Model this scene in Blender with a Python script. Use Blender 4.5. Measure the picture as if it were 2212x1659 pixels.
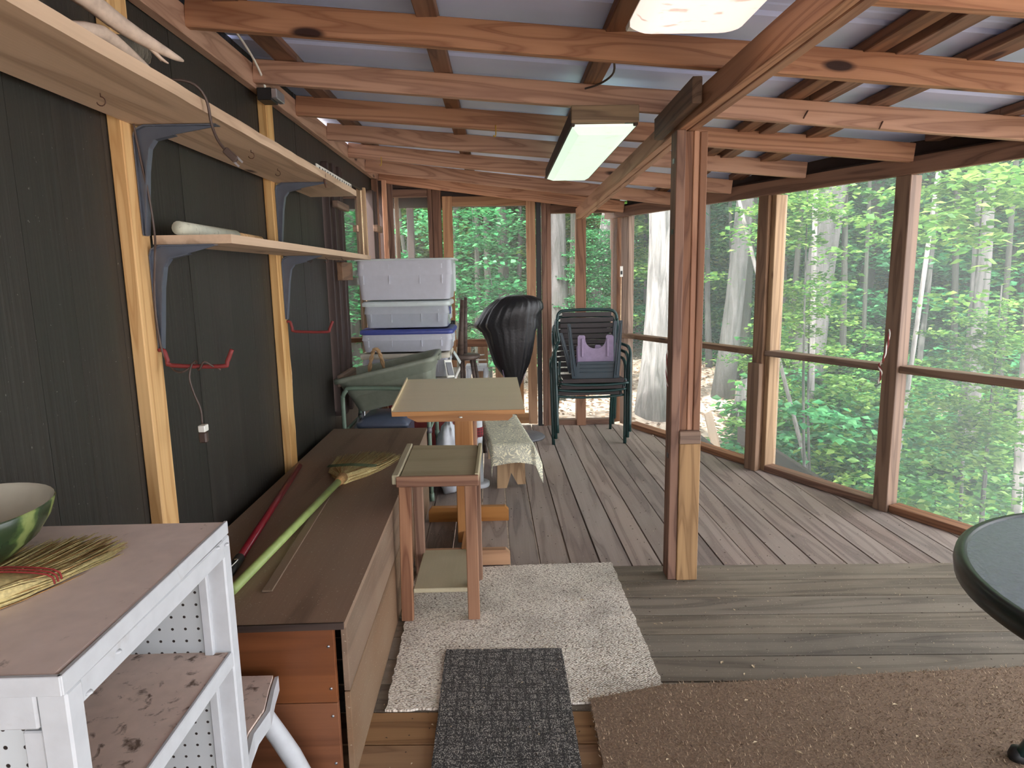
import bpy, bmesh, math, random
from mathutils import Vector, Matrix, noise
random.seed(7)
R = random.random
def U(a, b): return a + (b - a) * R()
SC = bpy.context.scene
for o in list(bpy.data.objects): bpy.data.objects.remove(o)

# ------------------------------------------------------------ camera
CAM_H = 1.35; PITCH = .1628; YAW = .0138; ROLL = -.0180; FPX = 1445.0
def cam_axes():
    f = Vector((math.sin(YAW)*math.cos(PITCH), math.cos(YAW)*math.cos(PITCH), -math.sin(PITCH)))
    r = f.cross(Vector((0, 0, 1))).normalized(); u = r.cross(f)
    return r*math.cos(ROLL)+u*math.sin(ROLL), -r*math.sin(ROLL)+u*math.cos(ROLL), f
cr, cu, cf = cam_axes()
cd = bpy.data.cameras.new('camera'); co = bpy.data.objects.new('camera', cd)
SC.collection.objects.link(co); SC.camera = co
co.matrix_world = Matrix(((cr.x, cu.x, -cf.x, 0), (cr.y, cu.y, -cf.y, 0), (cr.z, cu.z, -cf.z, CAM_H), (0, 0, 0, 1)))
cd.sensor_fit = 'HORIZONTAL'; cd.sensor_width = 36.0; cd.lens = FPX/2212*36.0
cd.clip_start = .02; cd.clip_end = 300
# ------------------------------------------------------------ world, sun, exposure
w = bpy.data.worlds.new('sky'); SC.world = w; w.use_nodes = True
bg = w.node_tree.nodes['Background']; bg.inputs[0].default_value = (.93, .94, 1.0, 1); bg.inputs[1].default_value = 2.4
sl = bpy.data.lights.new('sun', 'SUN'); so = bpy.data.objects.new('sun', sl); SC.collection.objects.link(so)
sl.energy = 3.6; sl.angle = math.radians(2.0); sl.color = (1.0, .97, .92)
so.rotation_euler = Vector((.45, .62, -.95)).to_track_quat('-Z', 'Y').to_euler()
SC.view_settings.view_transform = 'Standard'; SC.view_settings.look = 'None'
SC.view_settings.gamma = 1; SC.view_settings.use_curve_mapping = False
SC.view_settings.exposure = 1.8

# ------------------------------------------------------------ materials
def lin(c):
    return tuple((x/255/12.92 if x/255 <= .04045 else ((x/255+.055)/1.055)**2.4) for x in c) + (1,)
class NT:
    def __init__(s, name):
        s.m = bpy.data.materials.new(name); s.m.use_nodes = True; s.t = s.m.node_tree
        s.b = s.t.nodes['Principled BSDF']; s.out = s.t.nodes['Material Output']
    def n(s, typ, **kw):
        x = s.t.nodes.new(typ)
        for k, v in kw.items():
            if hasattr(x, k): setattr(x, k, v)
            else: x.inputs[k.replace('_', ' ')].default_value = v
        return x
    def l(s, a, b): s.t.links.new(a, b)
    def math(s, op, a, b=None, c=None):
        x = s.t.nodes.new('ShaderNodeMath'); x.operation = op
        for i, v in enumerate((a, b, c)):
            if v is None: continue
            if isinstance(v, (int, float)): x.inputs[i].default_value = v
            else: s.l(v, x.inputs[i])
        return x.outputs[0]
    def mix(s, f, a, b):
        x = s.t.nodes.new('ShaderNodeMix'); x.data_type = 'RGBA'
        for i, v in ((0, f), (6, a), (7, b)):
            if isinstance(v, (int, float)): x.inputs[i].default_value = v
            elif isinstance(v, tuple): x.inputs[i].default_value = v
            else: s.l(v, x.inputs[i])
        return x.outputs[2]
    def ramp(s, v, pts):
        x = s.t.nodes.new('ShaderNodeValToRGB'); r = x.color_ramp
        while len(r.elements) < len(pts): r.elements.new(.5)
        for e, (p, c) in zip(r.elements, pts):
            e.position = p; e.color = c if isinstance(c, tuple) else (c, c, c, 1)
        s.l(v, x.inputs[0]); return x.outputs[0]
    def coord(s, scale, rnd=True, kind='Object'):
        tc = s.t.nodes.new('ShaderNodeTexCoord'); src = tc.outputs[kind]
        if rnd:
            oi = s.t.nodes.new('ShaderNodeObjectInfo')
            v = s.t.nodes.new('ShaderNodeCombineXYZ')
            for i, k in enumerate((37., 91., 53.)):
                s.l(s.math('MULTIPLY', oi.outputs['Random'], k), v.inputs[i])
            a = s.t.nodes.new('ShaderNodeVectorMath'); a.operation = 'ADD'
            s.l(src, a.inputs[0]); s.l(v.outputs[0], a.inputs[1]); src = a.outputs[0]
        mp = s.t.nodes.new('ShaderNodeMapping'); mp.inputs['Scale'].default_value = scale
        s.l(src, mp.inputs[0]); return mp.outputs[0]
    def noise(s, vec, sc=1., det=4., dist=0., rough=.5):
        x = s.t.nodes.new('ShaderNodeTexNoise'); x.inputs['Scale'].default_value = sc
        x.inputs['Detail'].default_value = det; x.inputs['Distortion'].default_value = dist
        x.inputs['Roughness'].default_value = rough
        s.l(vec, x.inputs['Vector']); return x.outputs['Fac']
    def bump(s, h, strength=.3, dist=.002):
        x = s.t.nodes.new('ShaderNodeBump'); x.inputs['Strength'].default_value = strength
        x.inputs['Distance'].default_value = dist; s.l(h, x.inputs['Height']); s.l(x.outputs[0], s.b.inputs['Normal'])
    def col(s, c):
        if isinstance(c, tuple): s.b.inputs['Base Color'].default_value = c
        else: s.l(c, s.b.inputs['Base Color'])
    def rough(s, v):
        if isinstance(v, (int, float)): s.b.inputs['Roughness'].default_value = v
        else: s.l(v, s.b.inputs['Roughness'])

def wood(name, lo, hi, knot=(60, 35, 25), axis=0, rough=.65, ring=26., knots=.10, vary=.18, dust=None, fine=1.0, bump=.35, spec=.4):
    t = NT(name)
    def S(a, b): v = [b, b, b]; v[axis] = a; return tuple(v)
    big = t.noise(t.coord(S(.55, 7.)), 1., 2., .25)
    rings = t.math('SINE', t.math('MULTIPLY', big, ring*2))
    rings = t.ramp(t.math('MULTIPLY_ADD', rings, .5, .5), ((.0, 0.), (.62, .25), (.9, 1.), (1., .7)))
    fin = t.noise(t.coord(S(3., 130.)), 1., 3.)
    f = t.math('ADD', t.math('MULTIPLY', rings, .62), t.math('MULTIPLY', fin, .45*fine))
    c = t.mix(f, lin(hi), lin(lo))
    if knots:
        vo = t.n('ShaderNodeTexVoronoi'); vo.inputs['Scale'].default_value = 1.
        t.l(t.coord(S(1.5, 4.5)), vo.inputs['Vector'])
        k = t.ramp(vo.outputs['Distance'], ((0., 1.), (knots*.6, 1.), (knots, .0)))
        ringk = t.ramp(vo.outputs['Distance'], ((0., .5), (knots*2.2, .0)))
        c = t.mix(t.math('MULTIPLY', ringk, .7), c, lin(lo)); c = t.mix(k, c, lin(knot))
    oi = t.n('ShaderNodeObjectInfo')
    hs = t.n('ShaderNodeHueSaturation'); t.l(c, hs.inputs['Color'])
    t.l(t.math('MULTIPLY_ADD', oi.outputs['Random'], vary*2, 1-vary), hs.inputs['Value'])
    t.l(t.math('MULTIPLY_ADD', t.math('FRACT', t.math('MULTIPLY', oi.outputs['Random'], 7.3)), .3, .85), hs.inputs['Saturation'])
    c = hs.outputs[0]
    if dust:
        d = t.noise(t.coord((3., 3., 3.)), 1., 5., .4)
        d2 = t.ramp(d, ((.35, 0.), (.7, 1.)))
        c = t.mix(t.math('MULTIPLY', d2, dust[1]), c, lin(dust[0]))
        sp = t.noise(t.coord((160., 160., 160.)), 1., 2.)
        c = t.mix(t.ramp(sp, ((.68, 0.), (.72, .6))), c, lin((190, 180, 160)))
    t.col(c); t.rough(rough); t.b.inputs['Specular IOR Level'].default_value = spec
    t.bump(f, bump, .0015); return t.m
def plain(name, c, rough=.5, var=.08, metal=0., bump=0., sc=30., alpha=None, dirt=None, spec=.5):
    t = NT(name)
    n = t.noise(t.coord((sc, sc, sc)), 1., 4.)
    lo = tuple(max(0, x*(1-var*2)) for x in c); hi = tuple(min(255, x*(1+var)) for x in c)
    cc = t.mix(n, lin(lo), lin(hi))
    if dirt:
        d = t.noise(t.coord((dirt[2],)*3), 1., 6., .5, .6)
        cc = t.mix(t.ramp(d, ((dirt[3], 0.), (dirt[3]+.12, dirt[1]))), cc, lin(dirt[0]))
    t.col(cc); t.rough(rough); t.b.inputs['Metallic'].default_value = metal; t.b.inputs['Specular IOR Level'].default_value = spec
    if bump: t.bump(n, bump, .003)
    if alpha is not None: t.b.inputs['Alpha'].default_value = alpha
    return t.m

M = {}
M['frame'] = wood('pine_red', (92, 62, 47), (142, 104, 80), (52, 28, 22))
M['rafter'] = wood('rafter_pine', (140, 98, 76), (192, 148, 118), (50, 28, 22), ring=34)
M['ledger'] = wood('ledger_pine', (158, 118, 96), (204, 164, 138), (70, 40, 30))
M['stud'] = wood('stud_pine', (190, 146, 98), (232, 194, 142), (95, 62, 38), ring=30)
M['oldwood'] = wood('weathered_frame', (92, 70, 54), (140, 112, 90), (50, 34, 26))
M['doorwood'] = wood('door_pine', (138, 98, 66), (178, 136, 96), (80, 45, 25))
M['plyshelf'] = wood('shelf_pine', (138, 108, 84), (190, 156, 126), (70, 50, 42), ring=10, knots=.09)
M['deckx'] = wood('deck_board_gray', (86, 78, 68), (126, 116, 102), (84, 70, 58), axis=0, rough=.8, knots=.05, vary=.16, dust=((158, 148, 130), .30), ring=16, bump=.5)
M['decky'] = wood('deck_board_gray_long', (112, 98, 92), (158, 142, 132), (80, 68, 60), axis=1, rough=.75, knots=.05, vary=.18, dust=((156, 148, 138), .25), ring=16, bump=.5)
M['decknew'] = wood('deck_board_tan', (112, 84, 60), (154, 122, 90), (70, 45, 28), axis=0, rough=.75, knots=.04, ring=20)
M['chesttop'] = wood('chest_lid_wood', (72, 58, 47), (102, 84, 68), (50, 38, 32), rough=.6, ring=6, knots=.06, vary=0, dust=((128, 112, 94), .45))
M['chestfront'] = wood('chest_end_wood', (100, 62, 42), (132, 86, 60), (70, 38, 22), rough=.45, ring=8, knots=0, vary=.05)
M['chestside'] = wood('chest_side_wood', (98, 74, 54), (132, 104, 80), (70, 48, 34), rough=.6, ring=7, knots=.04, vary=.04, dust=((150, 136, 116), .3))
M['darktrim'] = wood('dark_trim', (48, 36, 30), (70, 54, 46), rough=.6, knots=0, vary=.05)
M['stooltop'] = wood('stool_top', (146, 136, 108), (178, 168, 140), rough=.7, ring=3, knots=0, vary=0, dust=((190, 182, 154), .5))
M['stoolleg'] = wood('stool_red_wood', (92, 60, 46), (158, 122, 98), (70, 40, 30), rough=.7, knots=.05, vary=.12, ring=18)
M['desktop'] = wood('desk_top_laminate', (222, 204, 164), (238, 222, 184), rough=.5, ring=2, knots=0, vary=0, dust=((232, 218, 182), .3))
M['oak'] = wood('oak', (146, 100, 62), (186, 138, 92), (110, 66, 34), rough=.5, ring=14, knots=0, vary=.06)
M['benchleg'] = wood('bench_pine', (126, 100, 74), (176, 146, 112), (84, 54, 36), rough=.7, ring=22, knots=.07, vary=.05)
M['darkwood'] = wood('dark_stained', (62, 50, 44), (92, 78, 70), rough=.55, knots=0)
M['fixwood'] = wood('fixture_box_wood', (84, 62, 40), (158, 130, 92), rough=.6, ring=20, knots=0, vary=.03)
M['outboard'] = wood('bleached_board', (170, 140, 112), (214, 190, 162), rough=.8, knots=0)

M['chesttopy'] = wood('chest_lid_wood_long', (108, 86, 70), (146, 120, 100), (46, 34, 28), axis=1, rough=.6, ring=6, knots=.07, vary=0, dust=((138, 120, 102), .5))
M['benchlegz'] = wood('bench_pine_upright', (126, 100, 74), (178, 148, 114), (84, 54, 36), axis=2, rough=.7, ring=22, knots=.07, vary=.05)
def siding():
    t = NT('siding_paint')
    a = t.noise(t.coord((1., 26., 1.2)), 1., 5., .8)
    b = t.noise(t.coord((1., 90., 2.5)), 1., 3., .3)
    c2 = t.noise(t.coord((2., 2., 1.5)), 1., 3.)
    f = t.math('ADD', t.math('MULTIPLY', a, .6), t.math('MULTIPLY', b, .4))
    c = t.mix(t.ramp(f, ((.3, 0.), (.7, 1.))), lin((35, 31, 29)), lin((52, 48, 43)))
    c = t.mix(t.ramp(c2, ((.3, 0.), (.7, 1.))), c, lin((43, 43, 38)))
    sp = t.noise(t.coord((90., 90., 90.)), 1., 2.)
    c = t.mix(t.ramp(sp, ((.735, 0.), (.76, .5))), c, lin((150, 150, 140)))
    oi = t.n('ShaderNodeObjectInfo'); hs = t.n('ShaderNodeHueSaturation'); t.l(c, hs.inputs['Color'])
    t.l(t.math('MULTIPLY_ADD', oi.outputs['Random'], .3, .85), hs.inputs['Value'])
    t.col(hs.outputs[0]); t.rough(.48); t.bump(f, .8, .004); t.b.inputs['Specular IOR Level'].default_value = .45
    return t.m
M['siding'] = siding()
def screen_mat():
    t = NT('insect_screen')
    tr = t.n('ShaderNodeBsdfTransparent'); df = t.n('ShaderNodeBsdfDiffuse'); tl = t.n('ShaderNodeBsdfTranslucent')
    df.inputs[0].default_value = (.4, .43, .43, 1); tl.inputs[0].default_value = (.42, .45, .45, 1)
    m1 = t.n('ShaderNodeMixShader'); m1.inputs[0].default_value = .6; t.l(df.outputs[0], m1.inputs[1]); t.l(tl.outputs[0], m1.inputs[2])
    m2 = t.n('ShaderNodeMixShader'); m2.inputs[0].default_value = .24; t.l(tr.outputs[0], m2.inputs[1]); t.l(m1.outputs[0], m2.inputs[2])
    t.l(m2.outputs[0], t.out.inputs[0]); return t.m
M['screen'] = screen_mat()
def leaf_mat(name, cols, trans=.45):
    t = NT(name)
    n = t.noise(t.coord((.9, .9, .9)), 1., 3.)
    g = t.n('ShaderNodeNewGeometry')
    r = t.math('ADD', t.math('MULTIPLY', n, .8), t.math('MULTIPLY', t.math('SUBTRACT', g.outputs['Random Per Island'], .5), .7))
    c = t.ramp(r, ((.1, lin(cols[0])), (.42, lin(cols[1])), (.75, lin(cols[2]))))
    t.t.nodes.remove(t.b)
    df = t.n('ShaderNodeBsdfDiffuse'); tl = t.n('ShaderNodeBsdfTranslucent'); gl = t.n('ShaderNodeBsdfGlossy')
    gl.inputs['Roughness'].default_value = .45; gl.inputs[0].default_value = (.6, .7, .6, 1)
    t.l(c, df.inputs[0]); t.l(c, tl.inputs[0])
    m1 = t.n('ShaderNodeMixShader'); m1.inputs[0].default_value = trans; t.l(df.outputs[0], m1.inputs[1]); t.l(tl.outputs[0], m1.inputs[2])
    m2 = t.n('ShaderNodeMixShader'); m2.inputs[0].default_value = .06; t.l(m1.outputs[0], m2.inputs[1]); t.l(gl.outputs[0], m2.inputs[2])
    t.l(m2.outputs[0], t.out.inputs[0]); return t.m
M['leaf'] = leaf_mat('leaves_mid', ((26, 74, 36), (60, 126, 62), (112, 168, 84)))
M['leafb'] = leaf_mat('leaves_cool', ((28, 90, 54), (60, 142, 86), (106, 180, 116)))
M['leafy'] = leaf_mat('leaves_bright', ((54, 102, 46), (98, 148, 64), (152, 186, 94)), .5)
def bark(name, lo, hi):
    t = NT(name)
    a = t.noise(t.coord((16., 16., 2.2)), 1., 6., .6, .6); b = t.noise(t.coord((2., 2., .8)), 1., 3.)
    c = t.mix(t.ramp(a, ((.3, 0.), (.65, 1.))), lin(lo), lin(hi))
    c = t.mix(t.math('MULTIPLY', b, .25), c, lin((120, 130, 110)))
    t.col(c); t.rough(.9); t.bump(a, 1., .04); return t.m
M['barkl'] = bark('bark_pale', (74, 70, 70), (160, 152, 150)); M['barkd'] = bark('bark_dark', (16, 14, 14), (48, 44, 41))
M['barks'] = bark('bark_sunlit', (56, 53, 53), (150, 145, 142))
M['barkm'] = bark('bark_grey', (34, 32, 33), (92, 87, 88))
def metal_sheet():
    t = NT('galvanized_roof_sheet')
    n = t.noise(t.coord((1.2, 5., 1.), False), 1., 4.)
    c = t.mix(n, lin((190, 206, 252)), lin((216, 228, 255))); t.col(c); t.rough(.42)
    t.bump(n, .15, .01); return t.m
M['sheet'] = metal_sheet()
M['whitewood'] = plain('white_paint', (196, 200, 203), .5, .04, bump=.15, dirt=((150, 140, 128), .5, 9., .62))
M['dustytop'] = plain('dusty_white_paint', (232, 216, 206), .75, .04, dirt=((92, 70, 52), .75, 26., .66))
M['dirtytop'] = plain('dirty_white_paint', (222, 200, 186), .8, .05, dirt=((84, 62, 46), .9, 34., .56))
def pegboard():
    t = NT('pegboard')
    tc = t.n('ShaderNodeTexCoord'); sp = t.n('ShaderNodeSeparateXYZ'); t.l(tc.outputs['Object'], sp.inputs[0])
    def cell(v): return t.math('SUBTRACT', t.math('FRACT', t.math('MULTIPLY', v, 1/.0254)), .5)
    a = cell(sp.outputs[0]); b = cell(sp.outputs[1])
    d = t.math('SQRT', t.math('ADD', t.math('MULTIPLY', a, a), t.math('MULTIPLY', b, b)))
    k = t.ramp(d, ((.10, 1.), (.125, 0.)))
    t.col(t.mix(k, lin((196, 202, 204)), lin((40, 32, 28)))); t.rough(.5); return t.m
M['peg'] = pegboard()
M['clear'] = plain('clear_plastic', (226, 228, 238), .25, .02, alpha=.84)
M['clear2'] = plain('clear_plastic_window', (222, 228, 236), .15, .02, alpha=.62)
M['bluelid'] = plain('blue_lid', (66, 76, 142), .4, .05)
M['whitelid'] = plain('milky_lid', (206, 216, 214), .35, .03)
M['dirtylid'] = plain('dusty_lid', (196, 188, 170), .6, .06)
M['sage'] = plain('sage_plastic', (132, 138, 122), .5, .06)
M['sagetube'] = plain('sage_metal', (118, 138, 120), .4, .05)
M['blackbag'] = plain('black_bag', (24, 23, 26), .38, .1, bump=.5, sc=60.)
M['green'] = plain('dark_green_metal', (28, 58, 56), .3, .08)
M['greenplastic'] = plain('dark_green_plastic', (32, 52, 62), .35, .06)
M['strap'] = plain('brown_vinyl_strap', (62, 56, 56), .5, .08)
M['purple'] = plain('purple_plastic', (156, 138, 168), .5, .08)
M['glasstop'] = plain('obscure_glass', (132, 141, 154), .25, .05, bump=.6, sc=90.)
M['blackrim'] = plain('dark_green_rim', (22, 34, 32), .3, .05)
M['red'] = plain('red_enamel', (132, 26, 40), .3, .06); M['hookred'] = plain('red_rubber', (128, 46, 44), .6, .08)
M['lime'] = plain('lime_paint', (158, 178, 106), .45, .08)
M['black'] = plain('black_plastic', (28, 28, 30), .5, .05)
M['bristle'] = plain('broomcorn', (226, 194, 136), .8, .22, sc=140.)
M['bristledk'] = plain('broomcorn_dark', (184, 144, 92), .8, .25, sc=140.)
M['redstitch'] = plain('red_twine', (150, 50, 46), .8, .1); M['greenstitch'] = plain('green_twine', (70, 96, 70), .8, .1)
M['bracket'] = plain('grey_steel', (96, 102, 114), .35, .05, metal=.3)
M['cord'] = plain('brown_cord', (78, 62, 54), .5, .05)
M['whiteplastic'] = plain('white_plastic', (226, 224, 214), .4, .03)
M['chrome'] = plain('dull_metal', (190, 190, 194), .3, .04, metal=.8)
M['rust'] = plain('rusty_iron', (84, 54, 40), .7, .2)
M['greyplastic'] = plain('slate_plastic', (90, 98, 116), .3, .05)
M['bagwhite'] = plain('white_bag', (208, 212, 218), .3, .08, bump=.6, sc=14.)
M['blackmetal'] = plain('black_metal', (30, 30, 34), .35, .05)
M['drift'] = plain('driftwood', (196, 176, 158), .8, .15, bump=.6, sc=40.); M['log'] = bark('log_bark', (62, 52, 44), (104, 92, 80))
M['loge'] = plain('log_end', (160, 134, 108), .8, .15, sc=60.)
M['paper'] = plain('printed_paper', (206, 208, 188), .7, .06, dirt=((60, 54, 44), .8, 70., .6))
M['rope'] = plain('twisted_rope', (176, 142, 104), .8, .15)
M['grey'] = plain('grey_base', (112, 112, 116), .5, .06)
M['yellow'] = plain('yellow_plastic', (196, 158, 50), .5, .06)
M['dark'] = plain('deep_brown', (52, 36, 30), .6, .1)
M['ground'] = plain('leaf_litter', (196, 178, 158), .95, .25, sc=7., dirt=((112, 84, 66), .7, 11., .52))
M['chip'] = plain('debris', (196, 178, 146), .9, .3, sc=200.); M['chipd'] = plain('debris_dark', (62, 46, 36), .9, .2, sc=200.)
def rug_cream():
    t = NT('berber_rug')
    tc = t.n('ShaderNodeTexCoord'); mp = t.n('ShaderNodeMapping'); mp.inputs['Rotation'].default_value = (0, 0, .6); mp.inputs['Scale'].default_value = (110, 190, 1)
    t.l(tc.outputs['Object'], mp.inputs[0])
    vo = t.n('ShaderNodeTexVoronoi'); vo.inputs['Scale'].default_value = 1.; vo.inputs['Randomness'].default_value = .55; t.l(mp.outputs[0], vo.inputs['Vector'])
    c = t.ramp(vo.outputs['Distance'], ((.18, lin((252, 246, 234))), (.55, lin((226, 216, 200))), (.72, lin((130, 118, 104)))))
    d = t.noise(t.coord((5., 5., 5.), False), 1., 5., .3)
    c = t.mix(t.ramp(d, ((.42, 0.), (.7, .45))), c, lin((128, 120, 108)))
    d2 = t.noise(t.coord((110., 110., 110.), False), 1., 2.); c = t.mix(t.ramp(d2, ((.66, 0.), (.7, .8))), c, lin((60, 50, 42)))
    t.col(c); t.rough(.95); t.bump(t.math('SUBTRACT', 1., vo.outputs['Distance']), .9, .006); return t.m
M['rugc'] = rug_cream()
def rug_tile():
    t = NT('charcoal_carpet_tile')
    v = t.coord((1., 1., 1.), False)
    def lines(sx_, sy_, seed):     # sparse broken straight lines: edges of stretched cells
        mp = t.n('ShaderNodeMapping'); mp.inputs['Scale'].default_value = (sx_, sy_, 1); mp.inputs['Location'].default_value = (seed, seed*.6, 0); t.l(v, mp.inputs[0])
        vo = t.n('ShaderNodeTexVoronoi'); vo.distance = 'CHEBYCHEV'; vo.voronoi_dimensions = '2D'; vo.inputs['Scale'].default_value = 1.; t.l(mp.outputs[0], vo.inputs['Vector'])
        sp = t.n('ShaderNodeSeparateXYZ'); t.l(vo.outputs['Position'], sp.inputs[0]); sq = t.n('ShaderNodeSeparateXYZ'); t.l(mp.outputs[0], sq.inputs[0])
        dx = t.math('ABSOLUTE', t.math('SUBTRACT', sq.outputs[0], sp.outputs[0])); dy = t.math('ABSOLUTE', t.math('SUBTRACT', sq.outputs[1], sp.outputs[1]))
        a = t.math('LESS_THAN', dx, .0035*sx_); b_ = t.math('LESS_THAN', dy, .0035*sy_)
        return t.math('MAXIMUM', a, b_)
    k = t.math('MAXIMUM', lines(13., 20., 3.1), lines(22., 11., 9.7))
    n = t.noise(t.coord((330., 200., 100.), False), 1., 1.)
    c = t.ramp(n, ((.36, lin((44, 43, 43))), (.52, lin((84, 82, 80))), (.66, lin((170, 166, 156)))))
    c = t.mix(t.math('MULTIPLY', k, .62), c, lin((36, 34, 34))); t.col(c); t.rough(.95)
    t.bump(t.math('SUBTRACT', n, t.math('MULTIPLY', k, .5)), .8, .004); return t.m
M['rugt'] = rug_tile()
M['coir'] = plain('coir_mat', (122, 102, 84), .95, .4, sc=160., dirt=((160, 138, 110), .7, 130., .56))
def towel_mat():
    t = NT('cream_towel')
    n = t.noise(t.coord((9., 9., 9.), False), 1., 1., 2.6)
    k = t.ramp(t.math('SINE', t.math('MULTIPLY', n, 60.)), ((.35, 0.), (.55, 1.)))
    c = t.mix(k, lin((178, 176, 158)), lin((240, 234, 204))); t.col(c); t.rough(.9); t.bump(k, .6, .004); return t.m
M['towel'] = towel_mat()
def plaid():
    t = NT('red_plaid')
    tc = t.n('ShaderNodeTexCoord'); sp = t.n('ShaderNodeSeparateXYZ'); t.l(tc.outputs['Object'], sp.inputs[0])
    a = t.math('GREATER_THAN', t.math('FRACT', t.math('MULTIPLY', sp.outputs[2], 55.)), .55)
    b = t.math('GREATER_THAN', t.math('FRACT', t.math('MULTIPLY', sp.outputs[0], 60.)), .6)
    t.col(t.mix(t.math('MULTIPLY', t.math('ADD', a, b), .4), lin((130, 34, 42)), lin((26, 34, 30)))); t.rough(.8); return t.m
M['plaid'] = plaid()
def melon():
    t = NT('watermelon_glaze')
    v = t.coord((1., 1., 1.), False); sp = t.n('ShaderNodeSeparateXYZ'); t.l(v, sp.inputs[0])
    ang = t.math('ARCTAN2', sp.outputs[1], sp.outputs[0])
    s = t.math('SINE', t.math('ADD', t.math('MULTIPLY', ang, 11.), t.math('MULTIPLY', t.noise(t.coord((30.,)*3, False), 1., 3.), 5.)))
    t.col(t.ramp(t.math('MULTIPLY_ADD', s, .5, .5), ((.2, lin((44, 58, 38))), (.6, lin((72, 92, 52))), (.95, lin((128, 140, 84)))))); t.rough(.25); return t.m
M['melon'] = melon(); M['cream'] = plain('cream_glaze', (206, 200, 180), .25, .03)
def emit(name, c, s, dirt):
    t = NT(name)
    n = t.noise(t.coord((14., 30., 14.), False), 1., 4., .3)
    k = t.ramp(n, ((.60, 0.), (.66, dirt)))
    t.col(lin((220, 220, 215))); cc = t.mix(k, lin(c), lin((150, 104, 84)))
    t.l(cc, t.b.inputs['Emission Color']); t.b.inputs['Emission Strength'].default_value = s; t.rough(.35); return t.m
M['lens1'] = emit('lit_diffuser_warm', (255, 226, 214), .33, .6); M['lens2'] = emit('lit_diffuser_green', (218, 246, 222), .26, .3)
def glass_dark():
    t = NT('window_glass'); t.col((.01, .012, .014, 1)); t.rough(.02); t.b.inputs['Specular IOR Level'].default_value = 1.
    t.b.inputs['IOR'].default_value = 1.6; t.b.inputs['Coat Weight'].default_value = 1.; return t.m
M['glass'] = glass_dark()

# ------------------------------------------------------------ geometry helpers
COL = SC.collection; CACHE = {}
def link(name, me, mat, parent=None, mw=None):
    o = bpy.data.objects.new(name, me); COL.objects.link(o)
    if mat and not me.materials: me.materials.append(M[mat])
    mw = mw or Matrix.Identity(4)
    if parent is not None:
        o.parent = parent; o.matrix_parent_inverse = ROOT[parent.name].inverted()
    o.matrix_basis = mw; ROOT[o.name] = mw.copy(); return o
ROOT = {}
def T(name, label, cat, loc=(0, 0, 0), group=None, kind=None):
    o = bpy.data.objects.new(name, None); COL.objects.link(o); o.location = loc
    o.empty_display_size = .1; ROOT[o.name] = Matrix.Translation(loc)
    return tag(o, label, cat, group, kind)
def tag(o, label=None, cat=None, group=None, kind=None):
    if label: o['label'] = label
    if cat: o['category'] = cat
    if group: o['group'] = group
    if kind: o['kind'] = kind
    return o
def mesh(name, vs, fs, mat, parent=None, smooth=False, origin=None):
    me = bpy.data.meshes.new(name)
    O = Vector(origin) if origin is not None else (sum((Vector(v) for v in vs), Vector())/len(vs))
    me.from_pydata([Vector(v)-O for v in vs], [], fs); me.update()
    bm = bmesh.new(); bm.from_mesh(me); bmesh.ops.recalc_face_normals(bm, faces=bm.faces); bm.to_mesh(me); bm.free()
    if smooth:
        for p in me.polygons: p.use_smooth = True
    return link(name, me, mat, parent, Matrix.Translation(O))
def boxmesh(L, W, t, bev):
    key = (round(L, 3), round(W, 4), round(t, 4), bev)
    if key in CACHE: return CACHE[key]
    bm = bmesh.new(); bmesh.ops.create_cube(bm, size=1)
    bmesh.ops.scale(bm, vec=(L, W, t), verts=bm.verts)
    if bev: bmesh.ops.bevel(bm, geom=bm.edges[:], offset=min(bev, t*.3, W*.3), segments=1, affect='EDGES', profile=.5)
    me = bpy.data.meshes.new('board'); bm.to_mesh(me); bm.free(); CACHE[key] = me; return me
def board(name, a, b, W, t, mat, parent=None, up=(0, 0, 1), bev=.003):
    a = Vector(a); b = Vector(b); x = (b-a); L = x.length; x.normalize()
    z = Vector(up); z = (z - x*z.dot(x)).normalized(); y = z.cross(x)
    me0 = boxmesh(L, W, t, bev); k = (me0.name, mat)
    if k not in CACHE:
        me = me0.copy(); me.materials.append(M[mat]); CACHE[k] = me
    c = (a+b)/2
    mw = Matrix(((x.x, y.x, z.x, c.x), (x.y, y.y, z.y, c.y), (x.z, y.z, z.z, c.z), (0, 0, 0, 1)))
    return link(name, CACHE[k], None, parent, mw)
def box(name, x0, x1, y0, y1, z0, z1, mat, parent=None, bev=.003):
    d = [(abs(x1-x0), 0), (abs(y1-y0), 1), (abs(z1-z0), 2)]; c = Vector(((x0+x1)/2, (y0+y1)/2, (z0+z1)/2))
    d.sort(reverse=True); ax = [Vector((1, 0, 0)), Vector((0, 1, 0)), Vector((0, 0, 1))]
    l = ax[d[0][1]]; return board(name, c-l*d[0][0]/2, c+l*d[0][0]/2, d[1][0], d[2][0], mat, parent, ax[d[2][1]], bev)
def smoothpath(ps, n=4):
    ps = [Vector(p) for p in ps]; out = []
    for i in range(len(ps)-1):
        p0 = ps[max(i-1, 0)]; p1 = ps[i]; p2 = ps[i+1]; p3 = ps[min(i+2, len(ps)-1)]
        for k in range(n):
            t = k/n; out.append(.5*((2*p1)+(p2-p0)*t+(2*p0-5*p1+4*p2-p3)*t*t+(3*p1-p0-3*p2+p3)*t**3))
    out.append(ps[-1]); return out
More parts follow.
